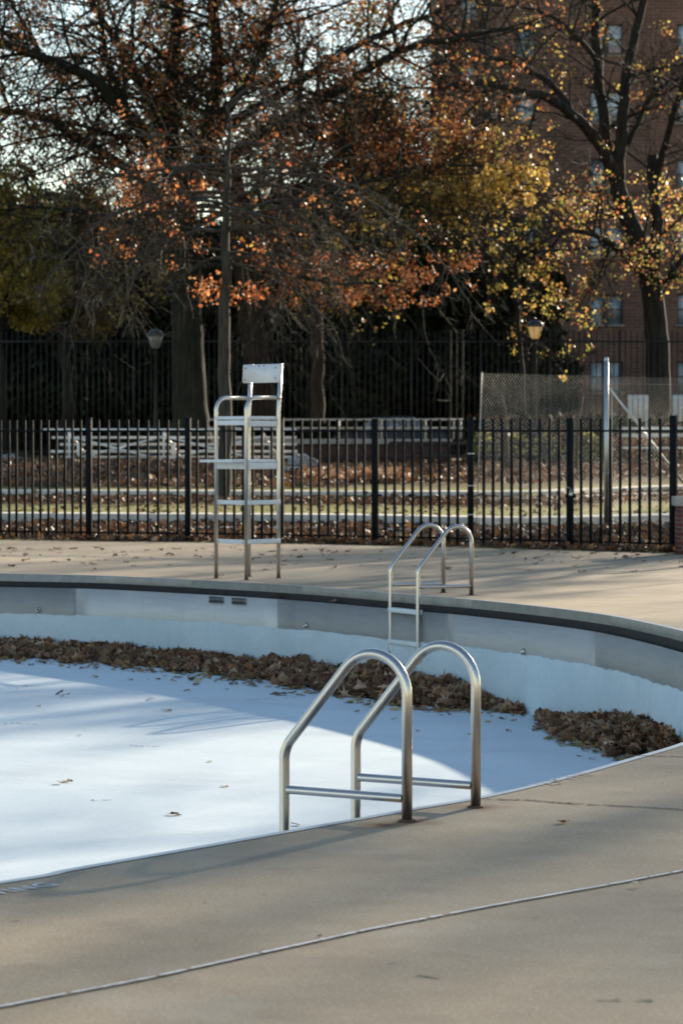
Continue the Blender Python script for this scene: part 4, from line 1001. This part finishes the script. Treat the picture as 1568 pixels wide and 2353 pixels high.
#T5 right tree
t5 = Tree(51); D5 = 99.0; u5 = D5/F
t5.limb(px(D5, [(1513, 1000), (1511, 900), (1508, 790), (1500, 700), (1488, 630), (1460, 545), (1430, 470), (1414, 410)]), 31*u5, 18*u5, None)
for pts, r0, r1, dd, n1 in (
    ([(1414, 420), (1385, 345), (1325, 275), (1255, 225), (1175, 205), (1080, 190), (990, 205)], 14, 4, -4, 16),
    ([(1408, 410), (1386, 280), (1370, 140), (1366, 0), (1362, -100)], 13, 8, 2, 14),
    ([(1418, 415), (1427, 300), (1442, 150), (1478, 0), (1490, -90)], 14, 6, 0, 14),
    ([(1500, 680), (1506, 560), (1502, 450), (1497, 355)], 13, 12, 0, 6),
    ([(1502, 420), (1530, 320), (1562, 215), (1600, 90)], 8, 5, -3, 10),
    ([(1440, 330), (1490, 230), (1545, 185), (1620, 165)], 6, 3, 2, 8),
    ([(1325, 275), (1262, 190), (1160, 140), (1060, 130), (960, 160)], 8, 3, 3, 12),
    ([(1484, 640), (1430, 585), (1375, 545), (1300, 530), (1240, 560)], 9, 2.5, -5, 14),
    ([(1500, 700), (1560, 600), (1620, 520)], 7, 4, 0, 10),
    ([(1460, 545), (1400, 470), (1330, 440), (1270, 450)], 6, 2, 3, 12),
    ([(1370, 140), (1300, 60), (1220, 20), (1100, 10)], 6, 2, 0, 10),
    ([(1300, 530), (1230, 600), (1180, 640), (1140, 650)], 3, 1, 0, 10)):
    t5.limb(px(D5, pts, dd), r0*u5*1.15, r1*u5, (int(n1*1.3), 2.6, 6, 1.3, 3, .6))
finish(t5, 'linden_tree', (at(1513, 990, D5).x, D5, 1.0), 'forked dark tree with sparse yellow and orange leaves in front of the brick building', None, 'bark_dark',
       [(2600, .11, GOLD+RUSTC[:4]+YG[:2], None, .12), (3300, .12, GOLD[:2]+YG[:2]+RUSTC[:2]+[(.6, .30, .16), (.55, .38, .22)], [(1270, 400, 1700, 800)], .18), (450, .13, YG+GOLD, [(1100, 520, 1290, 720)], .10)])
#understorey tree with green-gold leaves
t6 = Tree(61); D6 = 97.0; u6 = D6/F
t6.limb(px(D6, [(1205, 985), (1195, 850), (1190, 740), (1185, 640), (1190, 560)]), 7*u6, 4*u6, None)
for pts in ([(1190, 700), (1240, 640), (1270, 560)], [(1190, 640), (1140, 560), (1120, 500)], [(1190, 600), (1220, 520), (1230, 440)], [(1192, 760), (1250, 800), (1290, 830)]):
    t6.limb(px(D6, pts), 3*u6, 1.2*u6, (14, 1.2, 5, .7, 2, .4))
finish(t6, 'young_tree', (at(1205, 985, D6).x, D6, .98), 'young tree with green and orange leaves around the right hand park lamp', None, 'bark_dark', [(420, .13, YG+GOLD, None, .08), (160, .13, [(.55, .28, .08)], [(1180, 560, 1290, 740)], .1)])
#T7 olive-gold tree at the left
def massive(seed, name, x_px, D, ytop, ybot, wpx, label, cols, cnt, size, group=None, barkm='bark_dark', fol='needle', lobes=26, extra=None):
    rg = np.random.default_rng(seed); u = D/F; t = Tree(seed); gz_ = 1.0; X = at(x_px, 800, D).x; zt = at(x_px, ytop, D).z; zb = at(x_px, ybot, D).z
    t.limb([(X, D, gz_-.05), (X+.1, D, (gz_+zb)/2), (X-.1, D, zb+1), (X, D, zt-1)], .28, .08, None)
    Wm = wpx*u/2; hgt = zt-zb; P = []
    for k in range(lobes):
        f_ = rg.uniform(0, 1); rad = Wm*(1-.55*f_**1.5); an = rg.uniform(0, 2*math.pi); rr = rad*math.sqrt(rg.uniform(.1, 1))*.8
        c_ = np.array([X+rr*math.cos(an), D+rr*.8*math.sin(an), zb+hgt*(.06+.88*f_)])
        t.limb([(X, D, c_[2]-abs(rr)*.5-.3), tuple((np.array([X, D, c_[2]-.2])+c_)/2), tuple(c_)], .07, .02, None)
        n = cnt//lobes; v = rg.normal(0, 1, (n, 3)); v /= np.linalg.norm(v, axis=1)[:, None]; v *= (rg.uniform(.25, 1, n)**.5)[:, None]; sc = np.array([Wm*.42, Wm*.36, hgt*.15+.35])*rg.uniform(.7, 1.15)
        P.append(c_+v*sc)
    tr = empty(name, (X, D, gz_), 0, label, 'tree', group); b = Vector((X, D, gz_)); t.bmesh_().build('trunk', M[barkm], tr, smooth=True, loc=-b)
    lm = MB(); leafquads(lm, np.concatenate(P), size, cols, rg, .08, .8)
    lm.build('crown', M[fol], tr, loc=-b); return tr
massive(71, 'elm_tree', -5, 104, 385, 720, 430, 'leafy tree with olive gold foliage at the left edge', OLIVE, 26000, .16, fol='leaf')
massive(72, 'elm_tree', 150, 109, 450, 760, 330, 'darker olive leafed tree between the left edge tree and the big oak', OLIVE[:3]+BROWN, 20000, .17, fol='leaf')
DKG = 'dark evergreens filling the space under the trees'
k = 0
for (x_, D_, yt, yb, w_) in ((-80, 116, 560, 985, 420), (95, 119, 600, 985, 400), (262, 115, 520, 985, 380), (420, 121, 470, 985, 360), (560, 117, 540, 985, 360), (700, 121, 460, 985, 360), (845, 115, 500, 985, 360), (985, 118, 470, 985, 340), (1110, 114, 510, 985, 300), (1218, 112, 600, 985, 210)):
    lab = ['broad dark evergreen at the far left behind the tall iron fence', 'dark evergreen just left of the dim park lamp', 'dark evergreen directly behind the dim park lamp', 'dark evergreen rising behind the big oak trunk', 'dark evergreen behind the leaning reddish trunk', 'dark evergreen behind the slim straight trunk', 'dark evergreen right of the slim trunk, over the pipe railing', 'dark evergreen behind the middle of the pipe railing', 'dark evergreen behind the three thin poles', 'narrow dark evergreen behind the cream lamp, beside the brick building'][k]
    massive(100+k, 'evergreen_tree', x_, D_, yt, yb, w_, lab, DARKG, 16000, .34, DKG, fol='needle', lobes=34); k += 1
# conifer whose top shows against the sky
massive(130, 'pine_tree', 850, 124, 215, 560, 300, 'green conifer top showing against the sky left of the building', [(.05, .075, .04), (.07, .095, .05), (.04, .06, .035)], 11000, .22, None, lobes=22)
# far wood behind everything: reads as one dark mass
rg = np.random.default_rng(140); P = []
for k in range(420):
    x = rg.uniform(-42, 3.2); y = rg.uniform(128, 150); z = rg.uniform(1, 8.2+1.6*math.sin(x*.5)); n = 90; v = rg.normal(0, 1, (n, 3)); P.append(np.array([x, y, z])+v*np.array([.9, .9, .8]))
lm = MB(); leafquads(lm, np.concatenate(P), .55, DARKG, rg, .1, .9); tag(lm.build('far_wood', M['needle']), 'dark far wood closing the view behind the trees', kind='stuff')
# hedge-like shrubs catching green light behind the timber fence
sg = 'bushes behind the timber rail fence'
for i, (x_, w_, lab) in enumerate(((1105, 60, 'bright green bush right of the round banded post'), (1180, 90, 'low green bush between the leaning stems, left side'), (1255, 70, 'yellow green bush behind the padlocked gate'), (1345, 90, 'bush left of the tall steel post'), (1440, 120, 'brownish bush under the white slatted screen'), (1560, 120, 'brownish bush at the right edge behind the mesh'))):
    D_ = 91.5; X = at(x_, 1000, D_).x; rg = np.random.default_rng(150+i); b = Vector((X, D_, .95)); Wm = w_*D_/F/2
    t = empty('bush', b, 0, lab, 'bush', sg); mb = MB(); 
    for q in range(9): an = rg.uniform(0, 6.28); mb.tube([(0, 0, 0), (Wm*.4*math.cos(an), .3*math.sin(an), .4), (Wm*.8*math.cos(an), .5*math.sin(an), .8)], [.02, .012, .006], 5)
    mb.build('stem', M['bark_dark'], t)
    n = 600; v = rg.normal(0, 1, (n, 3)); v /= np.linalg.norm(v, axis=1)[:, None]; v *= (rg.uniform(.2, 1, n)**.4)[:, None]; P = v*np.array([Wm, .5, .42])+np.array([0, 0, .48])
    lm = MB(); leafquads(lm, P, .12, YG[:2]+[(.14, .15, .05), (.07, .08, .03), (.10, .07, .035), (.05, .05, .025)] if i < 4 else BROWN+RUSTC[2:5]+BROWN, rg, .05); lm.build('foliage', M['leaf'], t)
#SHADETREES
# unseen trees added outside the frame towards the sun to throw dappled shade
def shade_tree(seed, X, Y, hgt, label, nlimb=12, leafn=1500, crown=5.5, n1=9, clumps=()):
    t = Tree(seed); rg = np.random.default_rng(seed+1); z0 = zground(X, Y) if Y > 50 else 0
    t.limb([(X, Y, z0-.1), (X+.1, Y, z0+hgt*.2), (X-.2, Y+.1, z0+hgt*.45), (X+.1, Y, z0+hgt*.75), (X, Y, z0+hgt)], .34, .06, (8, 2.2, 5, 1.2, 1, .6))
    for k in range(nlimb):
        f_ = rg.uniform(.28, .85); an = rg.uniform(0, 2*math.pi); Lm = crown*(1.1-.55*f_)*rg.uniform(.7, 1.2); d = Vector((math.cos(an), math.sin(an), rg.uniform(.25, .8))); p = Vector((X, Y, z0+hgt*f_))
        t.limb([p, p+d*Lm*.35, p+d*Lm*.7+Vector((0, 0, -.2)), p+d*Lm], .12*(1.1-f_)+.04, .03, (n1, 2.2, 5, 1.2, 2, .6))
    for (cp, cr, cn) in clumps:
        t.limb([(X, Y, cp[2]-2.5), ((X+cp[0])/2, (Y+cp[1])/2, cp[2]-.8), cp], .09, .03, (8, 1.2, 5, .8, 1, .4))
    tr_ = finish(t, 'unseen_shade_tree', (X, Y, z0), label, 'unseen shade trees to the right of the view', 'bark_grey', [(leafn, .16, RUSTC+GOLD, None, .3)])
    for (cp, cr, cn) in clumps:  # leaf clump added on the sun ray to shade the deck by the near ladder
        v = rg.normal(0, .45, (cn, 3))*np.array([cr[0], cr[1], cr[2]]); lm = MB(); leafquads(lm, v+np.array(cp)-np.array([X, Y, z0]), .16, RUSTC+GOLD, rg, .05); lm.build('shade_clump', M['leaf'], tr_)
    return tr_
SHADE = [(201, 17.0, 45.5, 14.0, 'bare tree right of the pool, nearest the fence', 11, 800, 4.6), (202, 23.5, 54, 16, 'tree past the right edge, second from the pool', 11, 1000, 5.2, 8, [((21.2, 52.2, 12.95), (1.2, 1.2, .62), 640)]),
         (203, 15.5, 70, 12.5, 'tree past the right edge behind the chain link mesh', 12, 2500, 4.6), (204, 27.5, 61.5, 18, 'tall tree well beyond the right edge', 11, 900, 6.0), (205, 12.2, 57.0, 8.5, 'small tree just past the right edge beside the mesh fence', 9, 900, 3.0)]
for s_ in SHADE: shade_tree(*s_)
#LEAVES
# ------------------------------------------------------------------ fallen leaves with a real lobed outline
lobes = []
for k in range(14):
    a_ = 2*math.pi*k/14; r_ = 1.0 if k % 2 == 0 else .52
    if k == 0: r_ = 1.15
    if k == 7: r_ = .42
    lobes.append((r_*math.cos(a_)*.62, r_*math.sin(a_)*.48))
TEMPL = np.array([(0, 0)]+lobes)
TF = np.array([(0, 1+k, 1+(k+1) % 14) for k in range(14)])
def groundleaves(mb, P, size, cols, rg, tilt=.35, curl=.5, lift=.8):
    n = len(P)
    if n == 0: return
    T_ = np.broadcast_to(TEMPL, (n, 15, 2))*rg.uniform(.85, 1.15, (n, 15, 1))
    odd = np.zeros(15); odd[2::2] = 1; odd[8] = 0; T_ = T_*(1+odd[None, :, None]*rg.uniform(-.15, .85, (n, 1, 1)))
    cu = rg.normal(0, curl, (n, 1)); cv = rg.uniform(0, curl*2.2, (n, 1))
    x, y = T_[..., 0], T_[..., 1]; z = cu*x*x+cv*y*y+rg.normal(0, .05, (n, 15))
    L = np.stack([x, y, z], -1); s_ = size*rg.uniform(.55, 1.25, (n, 1, 1)); L = L*s_
    th = rg.uniform(0, 2*np.pi, n); c_, s2 = np.cos(th), np.sin(th)
    Rz = np.zeros((n, 3, 3)); Rz[:, 0, 0] = c_; Rz[:, 0, 1] = -s2; Rz[:, 1, 0] = s2; Rz[:, 1, 1] = c_; Rz[:, 2, 2] = 1
    ax = rg.normal(0, tilt, (n, 2)); ca, sa = np.cos(ax[:, 0]), np.sin(ax[:, 0]); cb, sb = np.cos(ax[:, 1]), np.sin(ax[:, 1])
    Rx = np.zeros((n, 3, 3)); Rx[:, 0, 0] = 1; Rx[:, 1, 1] = ca; Rx[:, 1, 2] = -sa; Rx[:, 2, 1] = sa; Rx[:, 2, 2] = ca
    Ry = np.zeros((n, 3, 3)); Ry[:, 1, 1] = 1; Ry[:, 0, 0] = cb; Ry[:, 0, 2] = sb; Ry[:, 2, 0] = -sb; Ry[:, 2, 2] = cb
    Rm = Rx@Ry@Rz; V = np.einsum('nij,nkj->nki', Rm, L); V[..., 2] -= V[..., 2].min(axis=1)[:, None]*lift; V = V+P[:, None]
    cols = np.array(cols, float); col = cols[rg.integers(0, len(cols), n)]*rg.uniform(.6, 1.3, n)[:, None]
    mb.add(V.reshape(-1, 3), (TF[None]+(np.arange(n)*15)[:, None, None]).reshape(-1, 3), np.repeat(np.clip(col, 0, 1), 15, axis=0))
LB = [(.22, .11, .065), (.30, .165, .105), (.16, .085, .055), (.38, .24, .165), (.25, .14, .095), (.14, .08, .06), (.33, .18, .09), (.22, .17, .11), (.42, .29, .20)]
LY = [(.50, .36, .12), (.42, .30, .10), (.34, .22, .09)]
rg = np.random.default_rng(300)
wallline = offset(OUT, .12)
def wall_at(xp):   # wall point for a survey column
    p, _ = wallpt(xp, 0, .115); return np.array([p.x, p.y])
LPILE = [(.26, .13, .07), (.36, .20, .115), (.17, .085, .05), (.46, .29, .18), (.30, .155, .085), (.13, .07, .045), (.40, .20, .085), (.27, .20, .11), (.55, .38, .25), (.20, .10, .06)]
pile1 = [(-160, 1517, 1458), (0, 1515, 1464), (150, 1521, 1470), (290, 1532, 1478), (440, 1546, 1490), (590, 1563, 1503), (700, 1582, 1505), (790, 1600, 1512), (860, 1610, 1512), (950, 1623, 1522), (1040, 1628, 1550), (1120, 1630, 1592), (1165, 1632, 1617), (1196, 1634, 1632)]
pile2 = [(1240, 1662, 1650), (1275, 1692, 1640), (1330, 1708, 1628), (1400, 1735, 1622), (1440, 1738, 1632), (1500, 1742, 1650), (1568, 1745, 1672), (1640, 1750, 1700)]
def pile(spec, n, name, label, hmax, parent=None):
    xs_ = [s_[0] for s_ in spec]; yf = [s_[1] for s_ in spec]; yw = [s_[2] for s_ in spec]
    P = []; heights = []
    while len(P) < n:
        xp = rg.uniform(xs_[0], xs_[-1]); y1 = np.interp(xp, xs_, yf)+4*math.sin(xp*.05)+3*math.sin(xp*.13+1)
        z0 = zfloor((xp-784)/F*32)
        f = gr(xp, y1, z0); yt = np.interp(xp, xs_, yw)
        # wall foot along this column
        wy = None
        wp = WALLCACHE.get(int(xp//10)); 
        if wp is None: wp = wall_at(min(xp, 1560)) if xp <= 1560 else np.array([(xp-784)/F*27.2, 27.2-(xp-1560)*.008]); WALLCACHE[int(xp//10)] = wp
        Yw = wp[1]-.06; Yf = min(f.y, Yw-.15)
        t = rg.beta(1.15, 1.0); Y = Yf+(Yw-Yf)*t; zt = H-(yt-1000)/F*Yw; hw = max(.05, (zt-z0-.03)*.9)
        hz = max(.02, hw-.035)*(t**.8)*(1+.18*math.sin(xp*.031)+.10*math.sin(xp*.11+2)); X = (xp-784)/F*Y
        P.append((X, Y, zfloor(X)+hz*rg.uniform(.80, 1.0)+.004)); heights.append(t)
    P = np.array(P); mb = MB(); t = np.array(heights); yel = rg.random(n) < np.where(t < .12, .45, .03)
    groundleaves(mb, P[~yel], .13, LPILE, rg, .55, .35, .3); groundleaves(mb, P[yel], .085, LY, rg, .3, .3, .4)
    # bed under the leaves so no floor shows through
    bed = MB(); K = 60; A = []; 
    for k in range(K+1):
        xp = xs_[0]+(xs_[-1]-xs_[0])*k/K; y1 = np.interp(xp, xs_, yf); z0 = zfloor((xp-784)/F*32); f = gr(xp, y1, z0); wp = wall_at(xp) if xp <= 1560 else np.array([(xp-784)/F*27.2, 27.2-(xp-1560)*.008])
        Yw = wp[1]-.01; Yf = min(f.y+.12, Yw-.1); zt = H-(np.interp(xp, xs_, yw)-1000)/F*Yw; hw = max(.03, (zt-z0-.03)*.80)
        for t_ in (0, .33, .66, 1.0):
            Y = Yf+(Yw-Yf)*t_; X = (xp-784)/F*Y; A.append((X, Y, zfloor(X)-.01+hw*t_**.85))
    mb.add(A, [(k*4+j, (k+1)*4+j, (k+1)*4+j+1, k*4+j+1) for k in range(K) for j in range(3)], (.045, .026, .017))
    return tag(mb.build(name, M['dry_leaf']), label, kind='stuff')
WALLCACHE = {}
pile(pile1, 7600, 'leaf_pile', 'drift of dry brown leaves against the far pool wall', .25)
pile(pile2, 2600, 'leaf_pile', 'second drift of dry brown leaves at the right of the pool', .3)
Pe = []
for k in range(420):
    sp = pile1 if rg.random() < .68 else pile2; xp = rg.uniform(sp[0][0], sp[-1][0]+12); y1 = np.interp(xp, [q[0] for q in sp], [q[1] for q in sp]); z0 = zfloor((xp-784)/F*32)
    q = gr(xp+rg.normal(0, 14), y1+abs(rg.normal(0, 7))+1, z0); Pe.append((q.x, q.y, zfloor(q.x)+.004))
mb = MB(); groundleaves(mb, np.array(Pe), .085, LPILE+LY+LY, rg, .18, .3); tag(mb.build('leaf_scatter', M['dry_leaf']), 'loose leaves spilling forward from the two drifts', kind='stuff')
# litter on the terraces
def scatter(n, fn, size, cols, name, label, tilt=.4):
    P = np.array([fn() for _ in range(n)]); mb = MB(); groundleaves(mb, P, size, cols, rg, tilt, .5); return tag(mb.build(name, M['dry_leaf']), label, kind='stuff')
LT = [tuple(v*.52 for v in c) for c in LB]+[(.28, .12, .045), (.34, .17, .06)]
def band(y0f, y1f, xa, xb):
    def f():
        x = rg.uniform(xa, xb); a_, b_ = y0f(x), y1f(x); y = rg.uniform(a_, b_); return (x, y, zground(x, y)+.01)
    return f
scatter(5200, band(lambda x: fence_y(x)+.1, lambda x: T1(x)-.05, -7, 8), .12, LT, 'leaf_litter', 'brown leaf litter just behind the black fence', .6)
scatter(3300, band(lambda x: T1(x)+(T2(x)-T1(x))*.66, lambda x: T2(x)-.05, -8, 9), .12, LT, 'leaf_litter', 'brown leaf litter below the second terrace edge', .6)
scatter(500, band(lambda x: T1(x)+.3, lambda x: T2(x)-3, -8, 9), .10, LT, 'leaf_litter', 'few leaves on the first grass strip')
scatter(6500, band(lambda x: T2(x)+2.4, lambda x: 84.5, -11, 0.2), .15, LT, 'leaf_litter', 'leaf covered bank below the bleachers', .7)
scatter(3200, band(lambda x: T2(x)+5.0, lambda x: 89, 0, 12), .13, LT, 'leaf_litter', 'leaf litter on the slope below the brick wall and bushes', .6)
def orange():
    x = rg.uniform(at(690, 1000, 76).x, at(940, 1000, 76).x); y = rg.uniform(70.5, 77.5); return (x, y, zground(x, y)+rg.uniform(.0, .16))
scatter(1500, orange, .14, [(.42, .22, .10), (.48, .30, .17), (.32, .15, .07), (.24, .11, .06)], 'leaf_heap', 'heap of bright orange leaves in the sun below the brick wall', .8)
# leaves along the fence foot on the deck edge
def foot():
    while True:
        x = rg.uniform(-6.5, 6); y = fence_y(x)+rg.normal(-.12, .16)
        if rg.random() < (.25+.75*(math.sin(x*1.7+1)*.5+.5)): return (x, y, .02)
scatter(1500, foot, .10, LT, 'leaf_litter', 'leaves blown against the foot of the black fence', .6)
# ------------------------------------------------------------------ single leaves one could count
def oneleaf(p, size, col, name, label, group, seed):
    r2 = np.random.default_rng(seed); mb = MB(); groundleaves(mb, np.array([[0, 0, 0]], float), size/ .9, [col], r2, .16, .28)
    o = mb.build(name, M['dry_leaf'], loc=p); return tag(o, label, 'leaf', group)
pf = [(450, 1575, .10, 0), (346, 1610, .12, 0), (388, 1635, .09, 1), (378, 1634, .09, 1), (641, 1597, .22, 2), (137, 1598, .12, 0), (150, 1603, .11, 0), (140, 1798, .10, 1), (156, 1794, .09, 0), (399, 1870, .10, 0), (515, 1807, .06, 1), (681, 1896, .07, 2), (482, 1750, .06, 1),
      (1222, 1638, .12, 0), (1196, 1644, .10, 0), (1240, 1664, .10, 2), (1340, 1703, .10, 0), (1168, 1680, .07, 1), (1084, 1688, .07, 1), (1360, 1745, .08, 0), (1330, 1738, .08, 1), (1120, 1659, .07, 1), (1290, 1715, .06, 1), (220, 1560, .07, 1), (300, 1566, .06, 1), (430, 1590, .06, 1), (520, 1585, .06, 1), (700, 1640, .05, 1), (60, 1580, .06, 1), (40, 1585, .05, 1),
      (1180, 1655, .10, 0), (1155, 1650, .09, 0), (820, 1636, .06, 1), (905, 1652, .06, 1), (960, 1680, .06, 1), (340, 1563, .05, 0), (90, 1625, .06, 1), (185, 1690, .05, 1), (560, 1572, .08, 0), (585, 1578, .08, 0)]
for i, (x_, y_, s_, k) in enumerate(pf):
    x0 = (x_-784)/F*28; p = gr(x_, y_, zfloor(x0)); p.z = zfloor(p.x)+.004
    col = (LB[i % len(LB)], LY[i % 3], (.19, .095, .06))[k]
    lab = {0: 'small curled brown leaf lying alone on the pale pool floor', 1: 'small yellow leaf lying alone on the pale pool floor', 2: 'larger folded brown leaf lying on the pale pool floor'}[k]
    oneleaf(p, s_*.85, col, 'fallen_leaf', lab, 'single leaves on the pool floor', 400+i)
i = 0
while i < 165:
    x_ = rnd.uniform(-10, 1575); y_ = 1258+abs(rnd.gauss(0, 26))
    if y_ > 1330: continue
    p = gr(x_, y_, .004)
    if p.y > fence_y(p.x)-.3 or p.y < 30: continue
    edge = np.interp(x_, [q[0] for q in far_px], [q[1] for q in far_px])
    if y_ > edge-8: continue
    s_ = rnd.uniform(.06, .14); oneleaf(p, s_*.8, rnd.choice(LB[:9] if rnd.random() < .85 else LT[9:]), 'fallen_leaf', 'dry leaf scattered on the deck between the pool and the black fence', 'leaves scattered on the far deck', 600+i); i += 1
for (x_, y_, s_, col, lab) in ((1020, 0, 0, 0, ''),): pass
for i, (x_, y_, s_, col, lab) in enumerate(((1293, 1890, .045, (.30, .15, .05), 'small orange brown leaf on the near deck behind the joint'), (1462, 2032, .05, (.55, .50, .36), 'pale cream leaf beside the white joint on the near deck'), (734, 2150, .028, (.05, .045, .04), 'tiny dark leaf on the near deck left of the joint'))):
    oneleaf(gr(x_, y_, .011 if i == 1 else .004), s_, col, 'fallen_leaf', lab, None, 800+i)
# leaves caught in the gutter
for i, (x_, s_) in enumerate(((638, .12), (845, .14), (765, .09), (700, .09))):
    p, _ = wallpt(x_, -.15, .07); oneleaf(p, s_, LB[4], 'fallen_leaf', 'brown leaf caught in the dark gutter slot', 'leaves caught in the gutter', 830+i)
# ------------------------------------------------------------------ deck joints and paint
def strip(pts, w, z, jit, seed, gaps=0.0):
    r2 = random.Random(seed); mb = MB(); P = [Vector(p) for p in pts]
    for a_, b_ in zip(P[:-1], P[1:]):
        d_ = (b_-a_).normalized(); n_ = Vector((-d_.y, d_.x, 0))
        if r2.random() < gaps: continue
        w1 = w*r2.uniform(1-jit, 1+jit)/2; w2 = w*r2.uniform(1-jit, 1+jit)/2
        mb.add([tuple(a_-n_*w1+Vector((0, 0, z))), tuple(b_-n_*w2+Vector((0, 0, z))), tuple(b_+n_*w2+Vector((0, 0, z))), tuple(a_+n_*w1+Vector((0, 0, z)))], [(0, 1, 2, 3)])
    return mb
def poly(px_pts, n):
    G = [gr(*q) for q in px_pts]; out = []
    cum = [0]
    for a_, b_ in zip(G[:-1], G[1:]): cum.append(cum[-1]+(b_-a_).length)
    for k in range(n+1):
        s_ = cum[-1]*k/n; x = np.interp(s_, cum, [g_.x for g_ in G]); y = np.interp(s_, cum, [g_.y for g_ in G]); out.append((x, y, 0))
    return out
J = poly([(-260, 2372), (0, 2317), (350, 2249), (600, 2193), (860, 2136), (1150, 2080), (1400, 2035), (1568, 2003), (1900, 1940)], 240)
J = [(x+rnd.gauss(0, .0012), y+rnd.gauss(0, .0015), 0) for x, y, _ in J]
tag(strip(J, .013, .004, .25, 1).build('joint_gap', M['crack']), 'open dark deck joint', kind='structure')
tag(strip(J, .0155, .008, .30, 2, .08).build('joint_sealant', M['sealant']), 'white sealant in the long deck joint', kind='structure')
Cc = poly([(1112, 1837), (1200, 1838), (1300, 1846), (1400, 1851), (1568, 1861), (1900, 1880)], 90); Cc = [(x+rnd.gauss(0, .001), y+rnd.gauss(0, .01), 0) for x, y, _ in Cc]
tag(strip(Cc, .016, .004, .6, 3, .06).build('deck_joint', M['crack']), 'thin dark joint right of the near ladder', kind='structure')
Cc = poly([(1452, 1737), (1700, 1741)], 30)
tag(strip(Cc, .02, .004, .5, 4).build('deck_joint', M['crack']), 'thin dark joint at the right end of the pool edge', kind='structure')
for i, q in enumerate(([(1130, 1376), (1330, 1362), (1600, 1335)], [(1250, 1345), (1430, 1352), (1600, 1362)], [(700, 1342), (1000, 1325), (1300, 1300), (1600, 1268)])):
    tag(strip(poly(q, 50), .014, .004, .5, 10+i).build('deck_joint', M['crack']), 'faint joint across the far deck', kind='structure')
for i, q in enumerate(([(0, 1666), (40, 1663), (95, 1668)], [(300, 1712), (330, 1716), (370, 1714)], [(560, 1610), (620, 1606), (690, 1603)], [(1080, 1696), (1130, 1698)], [(200, 1838), (260, 1835)])):
    G_ = [gr(x_, y_, zfloor((x_-784)/F*26)) for x_, y_ in q]; P_ = [tuple((G_[k_]+(G_[k_+1]-G_[k_])*(m_/12)+Vector((rnd.gauss(0, .008), rnd.gauss(0, .03), 0)))[:2])+(0,) for k_ in range(len(G_)-1) for m_ in range(12)]
    P_ = [(x_, y_, zfloor(x_)) for x_, y_, _ in P_]; tag(strip(P_, .012, .004, .7, 70+i, .25).build('floor_crack', M['floorcrack']), 'hairline crack in the pool floor paint', kind='structure')
# small dark scuffs
for i, (x_, y_, w_) in enumerate(((985, 2244, .07), (1400, 2298, .08), (1478, 2300, .05))):
    pp = gr(x_, y_); P = [(pp.x+w_*(k/8-.5)*1.0, pp.y+.10*(-(k/8-.5))*(.6 if i == 0 else .1)+rnd.gauss(0, .006), 0) for k in range(9)]
    tag(strip(P, .012, .0042, .7, 20+i).build('scuff_mark', markmat('scuff', (.13, .12, .105), .5)), 'faint dark scuff on the near deck', kind='structure')
# painted lettering at the pool edge
def text_on_deck(txt, end_px, size, label, mat):
    cu = bpy.data.curves.new('lettering', 'FONT'); cu.body = txt; cu.size = size; cu.align_x = 'RIGHT'; cu.space_character = 1.12; cu.offset = .0022
    o = bpy.data.objects.new('tmp', cu); C.objects.link(o); dg = bpy.context.evaluated_depsgraph_get(); me = bpy.data.meshes.new_from_object(o.evaluated_get(dg)); bpy.data.objects.remove(o)
    me.materials.clear(); me.materials.append(mat); o = bpy.data.objects.new('painted_lettering', me); C.objects.link(o)
    e_ = gr(*end_px); a_ = OUT[np.argmin(((OUT-np.array([e_.x, e_.y]))**2).sum(1))]; i = int(np.argmin(((OUT-np.array([e_.x, e_.y]))**2).sum(1))); d_ = OUT[i-2]-OUT[i+2]; o.rotation_euler = (0, 0, math.atan2(d_[1], d_[0])); o.location = (e_.x, e_.y, .004)
    return tag(o, label, 'lettering')
text_on_deck('NO DIVING', (141, 2034), .135, 'worn white stencilled letters on the near deck beside the pool edge at left', M['paintmark'])
mb = MB(); r2 = random.Random(5)
fm = [((1222, 1801), (1236, 1803)), ((1245, 1799), (1275, 1804)), ((1255, 1795), (1292, 1797)), ((1263, 1790), (1280, 1794)), ((1278, 1802), (1290, 1800)), ((1298, 1785), (1340, 1786)), ((1315, 1781), (1360, 1782)), ((1330, 1778), (1362, 1780)), ((1300, 1789), (1325, 1791))]
for a_, b_ in fm:
    A_, B_ = gr(*a_), gr(*b_); d_ = (B_-A_).normalized(); n_ = Vector((-d_.y, d_.x, 0))*.008; z_ = Vector((0, 0, .004+.0004*len(mb.v))); mb.add([tuple(A_-n_+z_), tuple(B_-n_+z_), tuple(B_+n_+z_), tuple(A_+n_+z_)], [(0, 1, 2, 3)])
tag(mb.build('painted_lettering', M['paintmark_faint']), 'almost worn away pale lettering on the deck right of the near ladder', 'lettering')
